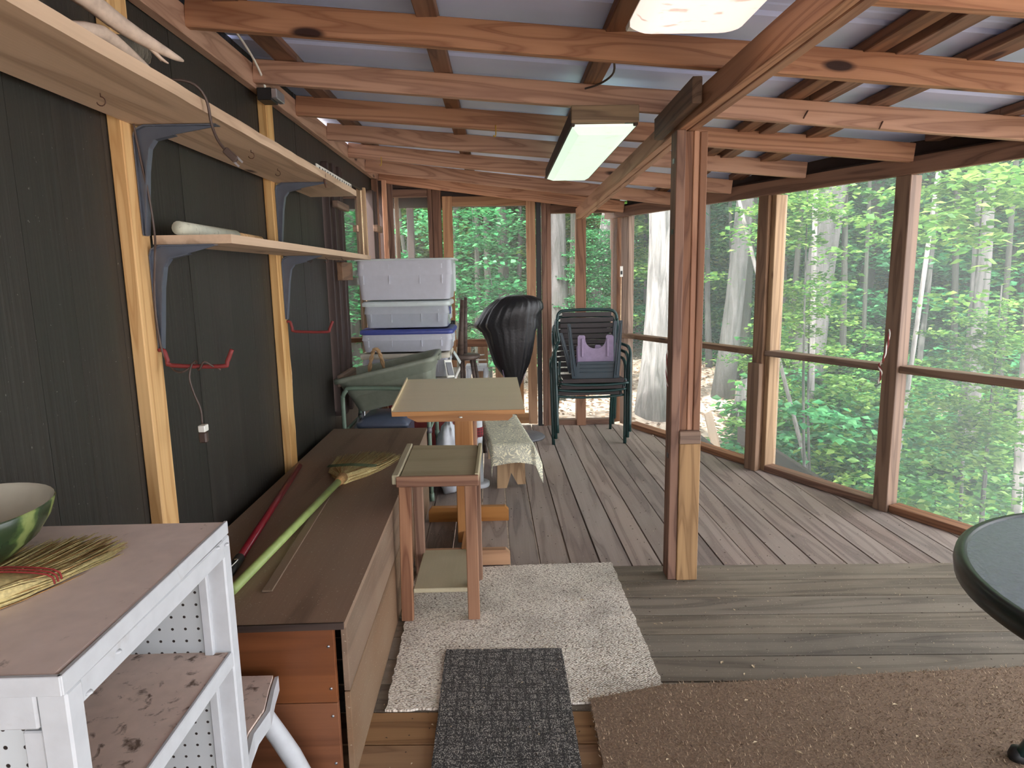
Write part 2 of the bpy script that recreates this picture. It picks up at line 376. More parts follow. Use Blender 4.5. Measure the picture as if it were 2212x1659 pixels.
def tubev(ps, r, n=8):
    ps = [Vector(p) for p in ps]; vs = []; fs = []
    t0 = (ps[1]-ps[0]).normalized(); u = t0.cross(Vector((0, 0, 1)))
    if u.length < .05: u = t0.cross(Vector((1, 0, 0)))
    u.normalize()
    for i, p in enumerate(ps):
        t = (ps[min(i+1, len(ps)-1)]-ps[max(i-1, 0)]).normalized()
        u = (u-t*u.dot(t)).normalized(); v = t.cross(u); rr = r[i] if isinstance(r, (list, tuple)) else r
        for k in range(n):
            a = 2*math.pi*k/n; vs.append(p+u*math.cos(a)*rr+v*math.sin(a)*rr)
    for i in range(len(ps)-1):
        for k in range(n):
            k2 = (k+1) % n; fs.append((i*n+k, i*n+k2, (i+1)*n+k2, (i+1)*n+k))
    fs.append(tuple(range(n))); fs.append(tuple((len(ps)-1)*n+k for k in range(n)))
    return vs, fs
def tube(name, ps, r, mat, parent=None, n=8, sm=0):
    if sm:
        if isinstance(r, (list, tuple)):
            rr = []
            for i in range(len(r)-1): rr += [r[i]+(r[i+1]-r[i])*k/sm for k in range(sm)]
            r = rr+[r[-1]]
        ps = smoothpath(ps, sm)
    vs, fs = tubev(ps, r, n); return mesh(name, vs, fs, mat, parent, True)
def tubes(name, lst, mat, parent=None, n=6):
    V = []; F = []
    for ps, r in lst:
        vs, fs = tubev(ps, r, n); k = len(V); V += vs; F += [tuple(i+k for i in f) for f in fs]
    return mesh(name, V, F, mat, parent, True)
def lathe(name, prof, c, mat, parent=None, n=24, sx=1., sy=1., caps=(True, True), smooth=True):
    vs = []; fs = []
    for r, z in prof:
        for k in range(n):
            a = 2*math.pi*k/n; vs.append((c[0]+r*math.cos(a)*sx, c[1]+r*math.sin(a)*sy, c[2]+z))
    for i in range(len(prof)-1):
        for k in range(n):
            k2 = (k+1) % n; fs.append((i*n+k, i*n+k2, (i+1)*n+k2, (i+1)*n+k))
    if caps[0] and prof[0][0] > 1e-4: fs.append(tuple(range(n)))
    if caps[1] and prof[-1][0] > 1e-4: fs.append(tuple((len(prof)-1)*n+k for k in range(n)))
    return mesh(name, vs, fs, mat, parent, smooth, origin=c)
def rrect(cx, cy, hx, hy, r, z, n=4):
    out = []
    for q, (sx, sy) in enumerate(((1, 1), (-1, 1), (-1, -1), (1, -1))):
        for k in range(n+1):
            a = math.pi/2*(q+k/n); out.append(Vector((cx+sx*(hx-r)+r*math.cos(a), cy+sy*(hy-r)+r*math.sin(a), z)))
    return out
def loft(name, rings, mat, parent=None, caps=(True, True), smooth=False, mw=None):
    n = len(rings[0]); vs = [v for r in rings for v in r]; fs = []
    if mw: vs = [mw @ Vector(v) for v in vs]
    for i in range(len(rings)-1):
        for k in range(n):
            k2 = (k+1) % n; fs.append((i*n+k, i*n+k2, (i+1)*n+k2, (i+1)*n+k))
    if caps[0]: fs.append(tuple(range(n)))
    if caps[1]: fs.append(tuple((len(rings)-1)*n+k for k in range(n)))
    return mesh(name, vs, fs, mat, parent, smooth)
def prism(name, poly, a, b, axis, mat, parent=None):
    """extrude 2D polygon along axis ('x','y','z') from a to b"""
    def P(p, h):
        return {'x': (h, p[0], p[1]), 'y': (p[0], h, p[1]), 'z': (p[0], p[1], h)}[axis]
    n = len(poly); vs = [P(p, a) for p in poly]+[P(p, b) for p in poly]
    fs = [tuple(range(n)), tuple(range(n, 2*n))]+[(k, (k+1) % n, n+(k+1) % n, n+k) for k in range(n)]
    return mesh(name, vs, fs, mat, parent)

# ============================================================ SETTING
def S(name): return T(name, None, None, kind='structure')
# wall line of the angled screen wall
WP = Vector((1.122, 5.699)); WD = Vector((.424, -.906)).normalized(); WN = Vector((-WD.y, WD.x))
def wp(s, off=0, z=0.): p = WP+WD*s+WN*off; return Vector((p.x, p.y, z))
def wx(y): return WP.x+(WP.y-y)*.468
XF = 2.95; YN = -2.3; SEND = (WP.y-(WP.y-(XF-WP.x)/.468))/.906
# ---- floor
fl = S('floor')
for i in range(12):
    y = -2.2+i*.62
    if y < 2.6: board('joist', (-1.2, y, -.13), (XF+.05, y, -.13), .14, .04, 'darktrim', fl, up=(0, 1, 0))
for i in range(8):
    x = -1.0+i*.45
    board('joist', (x, 2.9, -.13), (x, 5.92, -.13), .04, .14, 'darktrim', fl, up=(0, 0, 1))
YJ = [2.945, 2.787, 2.634, 2.488, 2.342, 2.195, 2.047]
while YJ[-1] > -2.3: YJ.append(YJ[-1]-.1465)
for i in range(len(YJ)-1):
    ya, yb = YJ[i]-.0035, YJ[i+1]+.0035
    xr = min(XF, wx(YJ[i+1]))+.04; mat = 'deckx' if YJ[i] > 1.95 else 'decknew'
    dz = U(-.0015, .0015)
    vs = []; x0 = -1.2
    for z in (-.03+dz, 0+dz):
        vs += [(x0, yb-.03*x0, z), (xr, yb-.03*xr, z), (xr, ya-.03*xr, z), (x0, ya-.03*x0, z)]
    mesh('plank', vs, [(0, 3, 2, 1), (4, 5, 6, 7), (0, 1, 5, 4), (1, 2, 6, 5), (2, 3, 7, 6), (3, 0, 4, 7)], mat, fl)
k = -9
while True:
    xa = .160+k*.1415; xb = xa+.1415; k += 1
    if xa > 2.42: break
    if xb < -1.2: continue
    a = xa+U(.003, .005); b = xb-U(.003, .005); dz = U(-.0015, .0015)
    def yfar(x): return min(5.93, WP.y-(x-WP.x)/.468+.05)
    def sx(x, y): return x-.0171*(y-2.93)
    ya0 = 2.950-.036*a; yb0 = 2.950-.036*b; ya1 = yfar(a-.03); yb1 = yfar(b-.03)
    if ya1 < ya0+.05: continue
    yb1 = max(yb1, yb0+.01); vs = []
    for z in (-.03+dz, 0+dz):
        vs += [(sx(a, ya0), ya0, z), (sx(b, yb0), yb0, z), (sx(b, yb1), yb1, z), (sx(a, ya1), ya1, z)]
    mesh('plank', vs, [(0, 3, 2, 1), (4, 5, 6, 7), (0, 1, 5, 4), (1, 2, 6, 5), (2, 3, 7, 6), (3, 0, 4, 7)], 'decky', fl)

vs = []; fs = []          # nail heads over the joists
for i in range(12):
    y = -2.2+i*.62
for yj in YJ[:-1]:
    for j in range(7):
        x = -.3+j*.41
        for d in (-.035, -.11):
            y_ = yj+d-.03*x; k_ = len(vs)
            if y_ > .9: vs += [(x-.003, y_, .0022), (x, y_-.003, .0022), (x+.003, y_, .0022), (x, y_+.003, .0022)]; fs.append((k_, k_+1, k_+2, k_+3))
for j in range(-6, 16):
    for yj in (2.99, 3.55, 4.15, 4.75, 5.35):
        for d in (.035, .105):
            x = .16+j*.1415+d-.0171*(yj-2.93)
            if x < wx(yj)-.05: k_ = len(vs); vs += [(x-.003, yj, .0022), (x, yj-.003, .0022), (x+.003, yj, .0022), (x, yj+.003, .0022)]; fs.append((k_, k_+1, k_+2, k_+3))
mesh('nail_heads', vs, fs, 'dark', fl)['kind'] = 'stuff'
# ---- left wall: painted siding boards, studs, ledger
wl = S('wall_left')
y = -2.3; wdt = [.20, .17, .26, .13, .19, .22, .15]; i = 0
def sb(y0, y1, z0, z1, tk=0.):
    board('siding_board', (-1.05+tk, (y0+y1)/2, z0), (-1.05+tk, (y0+y1)/2, z1), y1-y0-.0012, .02, 'siding', wl, up=(1, 0, 0), bev=0)
# grain of siding runs up the wall: local X = vertical
while y < 4.05:
    wd_ = wdt[i % 7]; i += 1; y1 = min(y+wd_, 4.07); sb(y, y1, -.05, 2.284, U(-.001, .001)); y = y1
for (a, b) in ((4.07, 4.5), (4.5, 4.95), (4.95, 5.3), (5.3, 5.7), (5.7, 5.93)):
    sb(a, b, -.05, .53); sb(a, b, 2.0, 2.245)
for yc, w_ in ((.70, .09), (1.930, .092), (3.112, .088), (4.19, .085)):
    if yc < 4.1 or True:
        if yc < 4.1: board('stud', (-1.020, yc, 0), (-1.020, yc, 2.13), w_, .038, 'stud', wl, up=(1, 0, 0))
# split splinter edge on second stud
prism('splinter', [(3.156, .5), (3.170, .62), (3.163, .75), (3.176, .9), (3.156, 1.06)], -1.035, -1.005, 'x', 'stud', wl)
board('ledger', (-1.019, -2.25, 2.178), (-1.019, 5.86, 2.178), .094, .038, 'ledger', wl, up=(1, 0, 0))
# corner boards
for x0, x1, y0, y1, m in ((-1.035, -.985, 5.62, 5.66, 'frame'), (-1.03, -.955, 5.74, 5.84, 'dark'), (-.965, -.93, 5.70, 5.74, 'ledger'), (-.985, -.905, 5.85, 5.90, 'frame')):
    box('corner_board', x0, x1, y0, y1, 0, 2.13, m, wl)
# ---- house window in the left wall
win = S('window_1')
box('pane', -1.058, -1.052, 4.50, 5.28, 1.34, 2.0, 'glass', win, 0); box('pane', -1.058, -1.052, 4.50, 5.28, .56, 1.30, 'glass', win, 0)
box('meeting_rail', -1.05, -1.03, 4.48, 5.28, 1.29, 1.345, 'whitewood', win)
box('sill', -1.05, -.99, 4.3, 5.4, .50, .54, 'darkwood', win)
for y0, y1, x1 in ((4.085, 4.135, -1.0), (4.15, 4.20, -.985), (4.215, 4.27, -.995), (4.29, 4.335, -.98), (4.35, 4.41, -1.0), (4.43, 4.49, -1.01), (5.28, 5.31, -1.02), (5.42, 5.49, -.99), (5.53, 5.58, -.985)):
    box('jamb_strip', -1.05, x1, y0, y1, .5, 2.02, 'dark' if y0 < 5.25 or y0 > 5.4 else 'stud', win)
for y0, y1, z0, z1, m in ((4.10, 4.40, 1.76, 1.80, 'oldwood'), (4.12, 4.40, 1.33, 1.44, 'oldwood'), (3.97, 4.34, .70, .77, 'oldwood'), (5.38, 5.60, 1.70, 1.75, 'oldwood')):
    box('batten', -.99, -.955, y0, y1, z0, z1, m, win)
# ---- rear and near walls of the porch (behind the camera)
wf = S('wall_front')
for x in (-1.0, .3, 1.6, XF-.1): box('post', x-.045, x+.045, YN-.06, YN+.03, 0, 2.12-.086*(x+1), 'frame', wf)
box('mid_rail', -1.05, XF, YN-.05, YN+.03, .78, .82, 'oldwood', wf); box('bottom_plate', -1.05, XF, YN-.05, YN+.03, 0, .04, 'oldwood', wf)
mesh('screen', [(-1.05, YN-.05, 0), (XF, YN-.05, 0), (XF, YN-.05, 1.82), (-1.05, YN-.05, 2.15)], [(0, 1, 2, 3)], 'screen', wf)

# ---- far wall with screens
wb = S('wall_back'); YB = 5.88
def vb(x0, x1, z0, z1, m='frame', n='post', y0=YB, y1=YB+.089, par=None): return box(n, x0, x1, y0, y1, z0, z1, m, par or wb)
vb(-.612, -.572, 0, 2.12); vb(-.569, -.500, 0, 2.10, y0=YB-.01)
vb(.360, .398, 0, 1.96, y0=YB-.02); vb(.401, .440, 0, 1.96)
vb(.655, .738, 0, 1.81, y0=YB-.03)
vb(.312, .352, 0, 1.95, 'black', 'weatherstrip', YB-.01, YB+.05)
vb(-.975, -.612, 2.015, 2.075, n='rail'); vb(-.93, .36, 2.085, 2.125, 'dark', 'head', YB+.02, YB+.06)
vb(-.90, -.612, .78, .82, n='rail'); vb(-.95, -.612, 0, .04, n='bottom_plate'); vb(.44, 1.0, 0, .045, n='bottom_plate')
vb(.44, 1.0, 1.86, 1.93, n='rail', y0=YB+.03)
vb(-.90, -.865, .04, 2.02, 'outboard', 'stop_bead', YB+.05, YB+.07)
vb(-.86, -.80, .0, 2.2, 'dark', 'outer_post', YB+.5, YB+.56)
for x0, x1, z0, z1 in ((-.93, -.612, .04, 2.1), (.44, .655, .045, 1.87), (.738, 1.02, .045, 1.87)):
    mesh('screen', [(x0, YB+.05, z0), (x1, YB+.05, z0), (x1, YB+.05, z1), (x0, YB+.05, z1)], [(0, 1, 2, 3)], 'screen', wb)
# ---- screen door
dr = S('door_1'); DY0, DY1 = YB-.012, YB+.024
def db(n, x0, x1, z0, z1, m='doorwood'): return box(n, x0, x1, DY0, DY1, z0, z1, m, dr)
db('stile', -.487, -.403, .02, 2.012); db('stile', .226, .306, .02, 1.995); db('rail', -.403, .226, 1.928, 2.008)
db('rail', -.403, .226, .725, .790, 'frame'); db('rail', -.403, .226, .025, .115)
for px in (-.365, -.215, -.063, .098): db('picket', px, px+.088, .115, .725, 'doorwood')
mesh('screen', [(-.403, YB+.028, .115), (.226, YB+.028, .115), (.226, YB+.028, 1.93), (-.403, YB+.028, 1.93)], [(0, 1, 2, 3)], 'screen', dr)
box('latch', -.475, -.405, DY0-.02, DY0, .925, .96, 'blackmetal', dr); box('latch', -.455, -.425, DY0-.045, DY0-.02, .93, .95, 'blackmetal', dr)
# ---- angled screen wall
wr = S('wall_right')
def wbd(n, s, z0, z1, wd_, tk, off, m): # vertical board, width along wall
    return board(n, wp(s, off, z0), wp(s, off, z1), wd_, tk, m, wr, up=(WN.x, WN.y, 0))
def wh(n, s0, s1, z, ht, tk, off, m, zb=None): # horizontal member on edge/flat
    return board(n, wp(s0, off, z), wp(s1, off, zb if zb is not None else z), ht, tk, m, wr, up=(WN.x, WN.y, 0))
SE = 4.30
wh('header', -.42, SE, 1.858, .088, .038, .0, 'frame', 1.868)
wh('top_plate', -.42, SE, 1.905, .03, .09, .05, 'dark', 1.905)
wh('mid_rail', -.30, 1.36, .800, .038, .088, .045, 'oldwood'); wh('mid_rail', 1.45, 2.30, .803, .038, .088, .045, 'oldwood'); wh('mid_rail', 2.39, SE, .805, .04, .088, .045, 'oldwood')
wh('bottom_plate', -.05, 1.33, .022, .042, .088, .045, 'frame'); wh('bottom_plate', 1.49, 2.30, .022, .042, .088, .045, 'frame'); wh('bottom_plate', 2.39, SE, .022, .042, .088, .045, 'frame')
wbd('post', -.30, 0, 1.82, .036, .089, .03, 'frame'); wbd('post', -.175, 0, 1.82, .11, .06, .06, 'oldwood')
wbd('splice_block', -.335, 1.55, 1.83, .03, .05, .02, 'frame')
wbd('post', 1.405, 0, 1.82, .088, .10, .035, 'oldwood'); wbd('post', 1.47, 0, 1.82, .038, .10, .06, 'benchleg')
wbd('splice_block', 1.41, 0, .735, .10, .038, -.032, 'oldwood')
wbd('post', 2.345, 0, 1.82, .085, .09, .03, 'oldwood')
wbd('post', 3.30, 0, 1.82, .085, .09, .03, 'oldwood'); wbd('post', SE, 0, 1.82, .085, .09, .03, 'oldwood')
for s0, s1 in ((-.25, 1.42), (1.42, 2.345), (2.345, 3.30), (3.30, SE)):
    a = wp(s0, .092); b = wp(s1, .092)
    mesh('screen', [(a.x, a.y, .0), (b.x, b.y, .0), (b.x, b.y, 1.86), (a.x, a.y, 1.86)], [(0, 1, 2, 3)], 'screen', wr)
# straight screened side beyond the corner
XE = wp(SE).x; YE = wp(SE).y
ws = S('wall_side')
for yy in (YE-1.2, YE-2.4, YE-3.6, YN+.05):
    if yy > YN: box('post', XE-.04, XE+.05, yy-.045, yy+.045, 0, 1.82, 'oldwood', ws)
box('header', XE-.02, XE+.02, YN, YE, 1.815, 1.905, 'frame', ws); box('mid_rail', XE-.02, XE+.06, YN, YE, .78, .82, 'oldwood', ws); box('bottom_plate', XE-.02, XE+.06, YN, YE, 0, .042, 'frame', ws)
mesh('screen', [(XE+.06, YN, 0), (XE+.06, YE, 0), (XE+.06, YE, 1.86), (XE+.06, YN, 1.86)], [(0, 1, 2, 3)], 'screen', ws)

# ---- ceiling: rafters, purlins, metal sheet
ce = S('ceiling')
RAF = [(5.786, 2.123, .134), (5.228, 2.128, .120), (4.659, 2.139, .108), (4.108, 2.147, .0925), (3.509, 2.149, .0868), (2.928, 2.147, .0845), (2.331, 2.158, .087), (1.735, 2.155, .086), (1.13, 2.155, .086), (.53, 2.155, .086), (-.07, 2.155, .086), (-.67, 2.155, .086), (-1.27, 2.155, .086), (-1.87, 2.155, .086), (-2.3, 2.155, .086)]
def zr(x, y):
    rs = RAF
    if y >= rs[0][0]: a = rs[0]; return a[1]-a[2]*(x+1)
    for a, b in zip(rs, rs[1:]):
        if y >= b[0]:
            t = (y-b[0])/(a[0]-b[0]); return (b[1]-b[2]*(x+1))*(1-t)+(a[1]-a[2]*(x+1))*t
    a = rs[-1]; return a[1]-a[2]*(x+1)
for (yy, z0, sl_) in RAF:
    xe = (wx(yy)-.03 if yy > YE else XE-.02)
    z1 = z0-sl_*(xe+1)
    board('rafter', (-1.0, yy+.019, z0+.046), (xe, yy+.019, z1+.046), .038, .092, 'rafter', ce, up=(0, 0, 1))
for x, wd_ in ((-.865, .085), (-.222, .07), (.395, .075), (1.245, .075), (1.355, .08), (1.605, .10), (2.17, .08), (2.75, .08)):
    segs = [(-2.3, 2.95), (2.95, 4.4), (4.4, 5.9)]
    for ya, yb in segs:
        ylim = WP.y-(x-WP.x)/.468
        if x > WP.x: yb = min(yb, ylim)
        if yb-ya < .1: continue
        board('purlin', (x, ya, zr(x, ya)+.092+.019), (x, yb, zr(x, yb)+.092+.019), wd_, .036, 'frame', ce, up=(0, 0, 1))
# ribbed metal sheet
prof = []; yy = -2.35
while yy < 6.05:
    prof += [(yy, 0), (yy+.20, 0), (yy+.207, .004), (yy+.215, .0), (yy+.26, 0), (yy+.272, .022), (yy+.290, .022), (yy+.302, 0)]
    yy += .305
vs = []; fs = []; xs = [-1.09, 0., 1., 2., XF+.15]
for x in xs:
    for (y_, h) in prof:
        lim = wx(y_)+.16; xx = min(x, max(lim, -.9)); vs.append((xx, y_, zr(xx, y_)+.092+.038+h))
npf = len(prof)
for i in range(len(xs)-1):
    for j in range(npf-1): fs.append((i*npf+j, i*npf+j+1, (i+1)*npf+j+1, (i+1)*npf+j))
rs = mesh('roof_sheet', vs, fs, 'sheet', ce)
# fascia outside, following the roof edge
ya_ = 5.95
while ya_ > YE+.01:
    yb_ = max(ya_-.58, YE); xa_, xb_ = wx(ya_)+.11, wx(yb_)+.11
    board('fascia', (xa_, ya_, zr(xa_, ya_)+.072), (xb_, yb_, zr(xb_, yb_)+.072), .125, .02, 'dark', ce, up=(WN.x, WN.y, 0), bev=0); ya_ = yb_
box('fascia', XE+.09, XE+.11, YN, YE, zr(XE, 0)-.04, zr(XE, 0)+.135, 'dark', ce)
box('fascia', -1.04, 1.05, 5.98, 6.0, 1.93, 2.10, 'dark', ce)
# doubled beam
B0 = Vector((.690, 5.86, 1.846)); B1 = Vector((.760, 2.86, 1.951)); B2 = Vector((.815, -2.25, 1.957))
sd = Vector((.0205, 0, 0))
for s_ in (-1, 1):
    board('beam', B0+sd*s_, B1+sd*s_, .038, .090, 'ledger' if s_ < 0 else 'rafter', ce); board('beam', B1+sd*s_+Vector((.0, -.0, 0)), B2+sd*s_, .038, .092, 'rafter', ce)
board('splice_block', (.700, 2.46, 1.975), (.694, 3.02, 1.955), .036, .09, 'oldwood', ce)
board('splice_block', (.835, 2.62, 1.985), (.835, 2.95, 1.97), .036, .06, 'frame', ce)
ROOFZ = zr

# ---- built-up column
cl = T('column', 'built-up wooden roof post standing alone in the middle of the deck under the doubled beam', 'post', (.78, 2.81, 0))
box('board', .712, .750, 2.775, 2.862, 0, 1.905, 'frame', cl); box('board', .750, .788, 2.800, 2.862, .0, 1.905, 'frame', cl)
box('board', .788, .812, 2.796, 2.862, 0, 1.905, 'rafter', cl); box('board', .812, .842, 2.790, 2.862, 0, 1.90, 'frame', cl)
box('board', .750, .840, 2.766, 2.796, 0, .62, 'benchleg', cl); box('block', .748, .840, 2.762, 2.796, .62, .675, 'oldwood', cl)
for z in (.55, 1.5, 1.78): box('bracket', .7105, .7125, 2.80, 2.83, z, z+.02, 'blackmetal', cl, 0)

# ============================================================ LEFT WALL FITTINGS
us = T('wall_shelf', 'long thick upper plank shelf high on the dark siding wall', 'shelf', (-.9, 1.7, 1.77))
vsx = []
# plank with a live rough front edge
ys = [-1.2+i*(3.68+1.2)/60 for i in range(61)]; fr = []
for y_ in ys:
    j = noise.noise(Vector((y_*7, 0, 0)))*.006 + (noise.noise(Vector((y_*19, 3, 0)))*.01 if y_ < 1.6 else 0)
    fr.append(-.742-.006*(y_-1.3)+j)
vs = []; fs = []
for y_, xf in zip(ys, fr): vs += [(-1.0, y_, 1.772), (xf, y_, 1.772), (xf, y_, 1.802), (-1.0, y_, 1.802)]
for i in range(60):
    a = i*4; b = a+4; fs += [(a, a+1, b+1, b), (a+1, a+2, b+2, b+1), (a+2, a+3, b+3, b+2), (a+3, a, b, b+3)]
fs += [(0, 1, 2, 3), (240, 243, 242, 241)]
M['plyshelfy'] = wood('shelf_pine_long', (172, 142, 114), (218, 188, 156), (80, 56, 46), axis=1, ring=10, knots=.11, vary=0, bump=.3)
mesh('shelf_board', vs, fs, 'plyshelfy', us)
for y_, L_ in ((1.95, 1.462), (3.12, 1.462), (.70, 1.3)):
    pass
def bracket(root, y_, zt, zb, xa):
    # flange strip + web of an L-shaped pressed steel shelf bracket
    x0 = -1.0; g = []
    outer = [(x0, zb), (x0, zt-.03), (x0+.006, zt-.012), (x0+.03, zt-.001), (xa, zt-.001)]
    inner = [(xa, zt-.006), (x0+.11, zt-.026), (x0+.055, zt-.038), (x0+.038, zt-.06), (x0+.026, zt-.12), (x0+.007, zb)]
    b = prism('web', outer+inner, y_-.003, y_+.003, 'y', 'bracket', root)
    vs = []; fs = []; P = outer
    for p in P: vs += [(p[0]+.001, y_-.014, p[1]-.0005), (p[0]+.001, y_+.014, p[1]-.0005), (p[0]+.004, y_+.014, p[1]-.004), (p[0]+.004, y_-.014, p[1]-.004)]
    for i in range(len(P)-1):
        for k_ in range(4): fs.append((i*4+k_, i*4+(k_+1) % 4, i*4+4+(k_+1) % 4, i*4+4+k_))
    fs += [(0, 1, 2, 3), tuple(len(P)*4-4+k_ for k_ in range(4))]
    mesh('flange', vs, fs, 'bracket', root)
    P2 = inner[1:]; vs = []; fs = []
    for p in P2: vs += [(p[0], y_-.012, p[1]), (p[0], y_+.012, p[1]), (p[0]+.003, y_+.012, p[1]-.003), (p[0]+.003, y_-.012, p[1]-.003)]
    for i in range(len(P2)-1):
        for k_ in range(4): fs.append((i*4+k_, i*4+(k_+1) % 4, i*4+4+(k_+1) % 4, i*4+4+k_))
    fs += [(0, 1, 2, 3), tuple(len(P2)*4-4+k_ for k_ in range(4))]
    mesh('rib', vs, fs, 'bracket', root)
for lab, y_, zt, zb, xa in (('grey steel shelf bracket under the upper shelf on the nearer stud', 1.945, 1.772, 1.478, -.772), ('grey steel shelf bracket under the upper shelf on the farther stud', 3.115, 1.772, 1.478, -.775),
                            ('grey steel shelf bracket under the near end of the lower shelf', 1.965, 1.451, 1.155, -.815), ('grey steel shelf bracket under the lower shelf on the farther stud', 3.13, 1.451, 1.165, -.82)):
    r_ = T('shelf_bracket', lab, 'bracket', (-1.0, y_, zt)); bracket(r_, y_, zt, zb, xa)
ls = T('wall_shelf', 'shorter lower plank shelf ending just above the clear storage bins', 'shelf', (-.9, 3.0, 1.45))
prism('shelf_board', [(-1.0, 1.985), (-.775, 1.985), (-.778, 3.0), (-.80, 4.22), (-1.0, 4.22)], 1.4525, 1.478, 'z', 'plyshelfy', ls)
st = T('perforated_strip', 'white perforated metal strip on the far end of the upper shelf', 'strip', (-.77, 3.3, 1.80))
s_p = box('strip', -.772, -.768, 2.95, 3.62, 1.803, 1.826, 'whiteplastic', st, 0)
for i in range(14): box('hole', -.7675, -.7665, 2.99+i*.046, 3.002+i*.046, 1.810, 1.818, 'black', s_p, 0)
# cup hooks under the shelves
for i, (x, y_, z) in enumerate(((-.90, 1.62, 1.772), (-.86, 2.72, 1.772), (-.82, 2.33, 1.772), (-.93, 3.34, 1.452), (-.88, 3.45, 1.452), (-.84, 3.62, 1.452))):
    pts = [(x, y_, z), (x, y_, z-.008)]+[(x+.010*math.sin(a), y_, z-.018+.010*math.cos(a)) for a in [j*.5 for j in range(0, 10)]]
    o = tube('cup_hook', pts, .0013, 'rust', None, 5)
    tag(o, ('rusty cup hook under the upper shelf before the nearer bracket', 'rusty cup hook under the upper shelf close to the second bracket', 'rusty cup hook under the upper shelf midway between the brackets', 'rusty cup hook under the lower shelf, nearest to the second bracket', 'rusty cup hook under the lower shelf, middle of the three', 'rusty cup hook under the lower shelf, farthest of the three')[i], 'hook', 'cup hooks under the %s shelf' % ('upper' if z > 1.6 else 'lower'))
# rolled paper tube on lower shelf
pr = T('paper_roll', 'rolled printed paper with tan end lying on the lower shelf', 'paper roll', (-.93, 2.2, 1.478))
tube('paper', [(-.93, 2.0, 1.499), (-.93, 2.42, 1.499)], .020, 'paper', pr, 14); tube('inner_roll', [(-.93, 2.42, 1.497), (-.93, 2.66, 1.495)], .017, 'stud', pr, 12)
# red J hooks
for lab, y_, dx in (('red rubber-coated storage hook with a cord wound round it', 1.955, 0), ('red rubber-coated storage hook on the farther stud, bare', 3.14, .0)):
    hk = T('storage_hook', lab, 'hook', (-1.0, y_, 1.1))
    tube('hook_rod', [(-1.0, y_, 1.15), (-.985, y_, 1.148), (-.977, y_, 1.12), (-.965, y_, 1.104), (-.82, y_, 1.099), (-.805, y_, 1.112), (-.788, y_, 1.148)], .0065, 'hookred', hk, 8, 3)
# brown cord down the stud, over the hook, ending in a socket
cdt = T('extension_cord', 'brown extension cord clipped down the near stud and looped round the red hook', 'cord', (-1.0, 1.95, 1.5))
tube('cable', [(-.992, 1.93, 1.775), (-.985, 1.935, 1.68), (-.975, 1.94, 1.58), (-.975, 1.95, 1.48), (-.97, 1.93, 1.42), (-.985, 1.94, 1.34), (-.99, 1.94, 1.25), (-.988, 1.95, 1.15), (-.97, 1.955, 1.10), (-.94, 1.945, 1.085), (-.915, 1.95, 1.095), (-.90, 1.965, 1.115), (-.885, 1.945, 1.09), (-.865, 1.94, 1.115), (-.845, 1.95, 1.10), (-.83, 1.965, 1.088)], .0032, 'cord', cdt, 6, 5)
tube('cable', [(-.905, 1.95, 1.11), (-.912, 1.94, 1.07), (-.905, 1.945, 1.02), (-.893, 1.95, .975), (-.892, 1.95, .93)], .0028, 'cord', cdt, 6, 5)
sk = box('socket', -.903, -.880, 1.94, 1.96, .872, .905, 'cord', cdt, .004); box('tape', -.900, -.880, 1.936, 1.964, .906, .926, 'whiteplastic', cdt, .002)
cd2 = T('plug_cord', 'brown cord with two-prong plug dangling over the upper shelf edge', 'cord', (-.76, 1.8, 1.8))
tube('cable', [(-.90, 1.76, 1.808), (-.82, 1.74, 1.83), (-.755, 1.76, 1.83), (-.733, 1.79, 1.80), (-.728, 1.80, 1.74), (-.715, 1.80, 1.70), (-.695, 1.80, 1.672)], .0035, 'cord', cd2, 6, 5)
pl = board('plug', (-.700, 1.80, 1.678), (-.672, 1.80, 1.650), .018, .014, 'cord', cd2, up=(0, 1, 0))
for d in (-.005, .005): board('prong', (-.676+d, 1.80, 1.655+d), (-.662+d, 1.80, 1.640+d), .005, .0015, 'chrome', pl, up=(0, 1, 0), bev=0)
# driftwood, log, bark on the upper shelf
dw = T('driftwood', 'pale smooth driftwood branch sticking out over the upper shelf', 'driftwood', (-.8, 1.35, 1.83))
tube('branch', [(-.90, 1.05, 1.86), (-.84, 1.20, 1.885), (-.79, 1.35, 1.890), (-.755, 1.47, 1.86), (-.715, 1.56, 1.838), (-.698, 1.60, 1.832)], [.018, .021, .020, .017, .010, .003], 'drift', dw, 9, 4)
tube('twig', [(-.735, 1.53, 1.84), (-.722, 1.545, 1.822), (-.708, 1.55, 1.812)], [.006, .004, .0015], 'drift', dw, 6, 2)
tube('twig', [(-.735, 1.53, 1.84), (-.728, 1.56, 1.82)], [.005, .001], 'drift', dw, 6)
lg = T('log', 'short barked log lying on the upper shelf behind the driftwood', 'log', (-.93, 1.75, 1.83))
tube('bark', [(-1.0, 1.55, 1.85), (-.945, 1.72, 1.895), (-.905, 1.83, 1.925)], [.04, .038, .036], 'log', lg, 12); tube('cut_end', [(-.906, 1.828, 1.924), (-.903, 1.834, 1.926)], .034, 'loge', lg, 12)
tube('branch_stub', [(-.96, 1.68, 1.87), (-.98, 1.71, 1.815)], .018, 'log', lg, 8)
bk = tube('bark_piece', [(-.80, 1.33, 1.815), (-.775, 1.42, 1.832), (-.765, 1.52, 1.815), (-.76, 1.58, 1.806)], [.008, .015, .011, .003], 'drift', None, 8, 3); tag(bk, 'greenish grey wood scrap resting on the front edge of the upper shelf', 'wood scrap')
